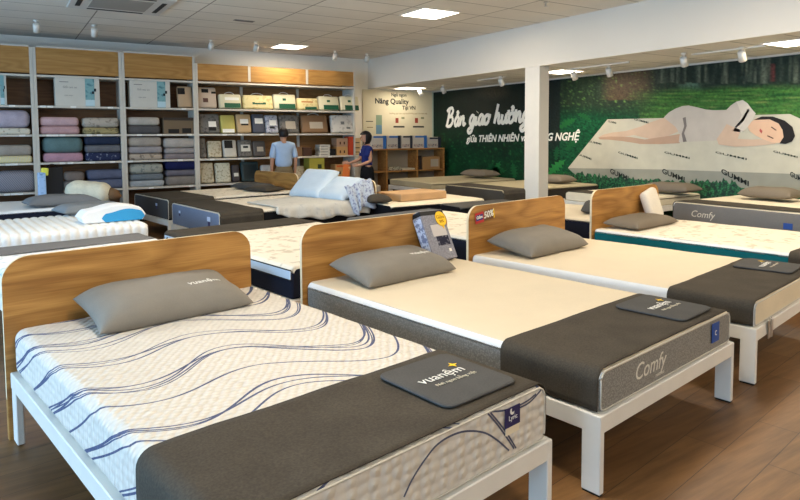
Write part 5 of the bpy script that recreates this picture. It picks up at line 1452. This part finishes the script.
# the man: back to the camera, facing the shelves (local -y faces, so rotate half a turn)
P = at_y(283.5, 150, 11.75)
man = thing('person', 'man in light blue short-sleeved shirt standing with his back turned, facing the shelves', 'person', (P.x, 11.75, 0), PI-.1)
arms = (((-.185, .0, 1.41), (-.24, .02, 1.14), (-.24, -.03, .90), (0, -.05, -1), (0, -1, 0)), ((.185, 0, 1.41), (.24, .02, 1.14), (.24, -.03, .90), (0, -.05, -1), (0, -1, 0)))
person_body(man, arms)
face_bits(man, 0, 0); hair_shell(man, 0, 0)
SHIRT = fabric('light blue shirt cloth', (170, 192, 218), .04, 120, .2, .06, 6)
skin_mesh('shirt', [(0, 0, .96, (.20, .15)), (0, 0, 1.12, (.185, .135)), (0, 0, 1.30, (.18, .122)), (0, 0, 1.42, (.16, .11)), (0, .005, 1.515, (.075, .075)),
                    (-.185, 0, 1.415, .070), (-.218, .01, 1.29, .064), (-.238, .018, 1.16, .062), (.185, 0, 1.415, .070), (.218, .01, 1.29, .064), (.238, .018, 1.16, .062)],
          [(0, 1), (1, 2), (2, 3), (3, 4), (3, 5), (5, 6), (6, 7), (3, 8), (8, 9), (9, 10)], SHIRT, man)
skin_mesh('trousers', [(0, 0, 1.06, (.165, .125)), (0, 0, .90, (.185, .14)), (-.10, 0, .82, .105), (-.105, 0, .50, .078), (-.108, .015, .12, .066), (.10, 0, .82, .105), (.105, 0, .50, .078), (.108, .015, .12, .066)],
          [(0, 1), (1, 2), (2, 3), (3, 4), (1, 5), (5, 6), (6, 7)], fabric('khaki cloth', (128, 112, 84), .08), man)
shoe(man, -1); shoe(man, 1)
# the woman: profile to the left, navy shirt, dark skirt, one arm reaching forward
P = at_y(367, 150, 11.35)
wom = thing('person', 'dark-haired woman in navy shirt and black skirt holding an orange packet', 'person', (P.x, 11.35, 0), -PI/2-.25)
wom.scale = (.955, .955, .955)
arms = (((-.175, 0, 1.40), (-.20, -.12, 1.15), (-.13, -.37, 1.08), (.1, -1, .05), (0, .1, 1)), ((.175, 0, 1.40), (.21, .02, 1.13), (.16, -.22, 1.04), (-.1, -1, .05), (0, .1, 1)))
person_body(wom, arms, head_off=(0, -.04))
face_bits(wom, 0, -.04); hair_shell(wom, 0, -.04, True)
NAVS = fabric('navy shirt cloth', (34, 46, 104), .08, 120)
skin_mesh('shirt', [(0, 0, 1.0, (.175, .145)), (0, 0, 1.12, (.165, .125)), (0, 0, 1.29, (.165, .12)), (0, 0, 1.41, (.13, .095)), (0, .0, 1.475, (.062, .062)),
                    (-.175, 0, 1.405, .072), (-.19, -.06, 1.28, .066), (-.197, -.095, 1.21, .064), (.175, 0, 1.405, .072), (.19, -.04, 1.28, .066), (.197, -.065, 1.21, .064)],
          [(0, 1), (1, 2), (2, 3), (3, 4), (3, 5), (5, 6), (6, 7), (3, 8), (8, 9), (9, 10)], NAVS, wom)
skin_mesh('skirt', [(0, 0, 1.06, (.165, .135)), (0, 0, .90, (.20, .16)), (0, 0, .62, (.20, .17)), (0, 0, .22, (.19, .17))], [(0, 1), (1, 2), (2, 3)], DARKB, wom)
bm = bmesh.new(); lathe(bm, [(.03, 0), (.03, .004)], n=14)
for v in bm.verts: v.co = Vector((-.115+v.co.x*.6, -.118-v.co.z, 1.33+v.co.y))
obj('badge', bm, PRINT, wom)
shoe(wom, -1); shoe(wom, 1)
hp = wom.matrix_world
bpy.context.view_layer.update()
hw = wom.matrix_world @ Vector((-.10, -.47, 1.05))
R = thing('orange_packet', 'orange printed packet hanging from the hand of the woman', 'packet', (hw.x, hw.y, hw.z-.36), -PI/2-.25)
R.rotation_euler = (0, .12, -.3)
obj('packet_body', bx((-.075, -.02, 0), (.075, .02, .37), .012, 2), patterned('orange film', (224, 120, 60), (230, 200, 150), 14, .38), R)

# ------------------------------------------------------------------ light
w = bpy.data.worlds.new('daylight'); S.world = w; w.use_nodes = True
bg = w.node_tree.nodes['Background']; bg.inputs[0].default_value = (.40, .67, 1.0, 1); bg.inputs[1].default_value = 9.0
def portal(y0, y1):
    ld = bpy.data.lights.new('window_portal', 'AREA'); ld.shape = 'RECTANGLE'; ld.size = 2.85; ld.size_y = y1-y0; ld.energy = 1
    ld.cycles.is_portal = True
    o = bpy.data.objects.new('window_portal', ld); C.objects.link(o); o.location = (LX-.1, (y0+y1)/2, 1.675)
    o.rotation_euler = (0, -PI/2, 0)
for y0, y1 in ((-1.6, 1.6), (1.8, 5.2), (5.4, 9.2)): portal(y0, y1)
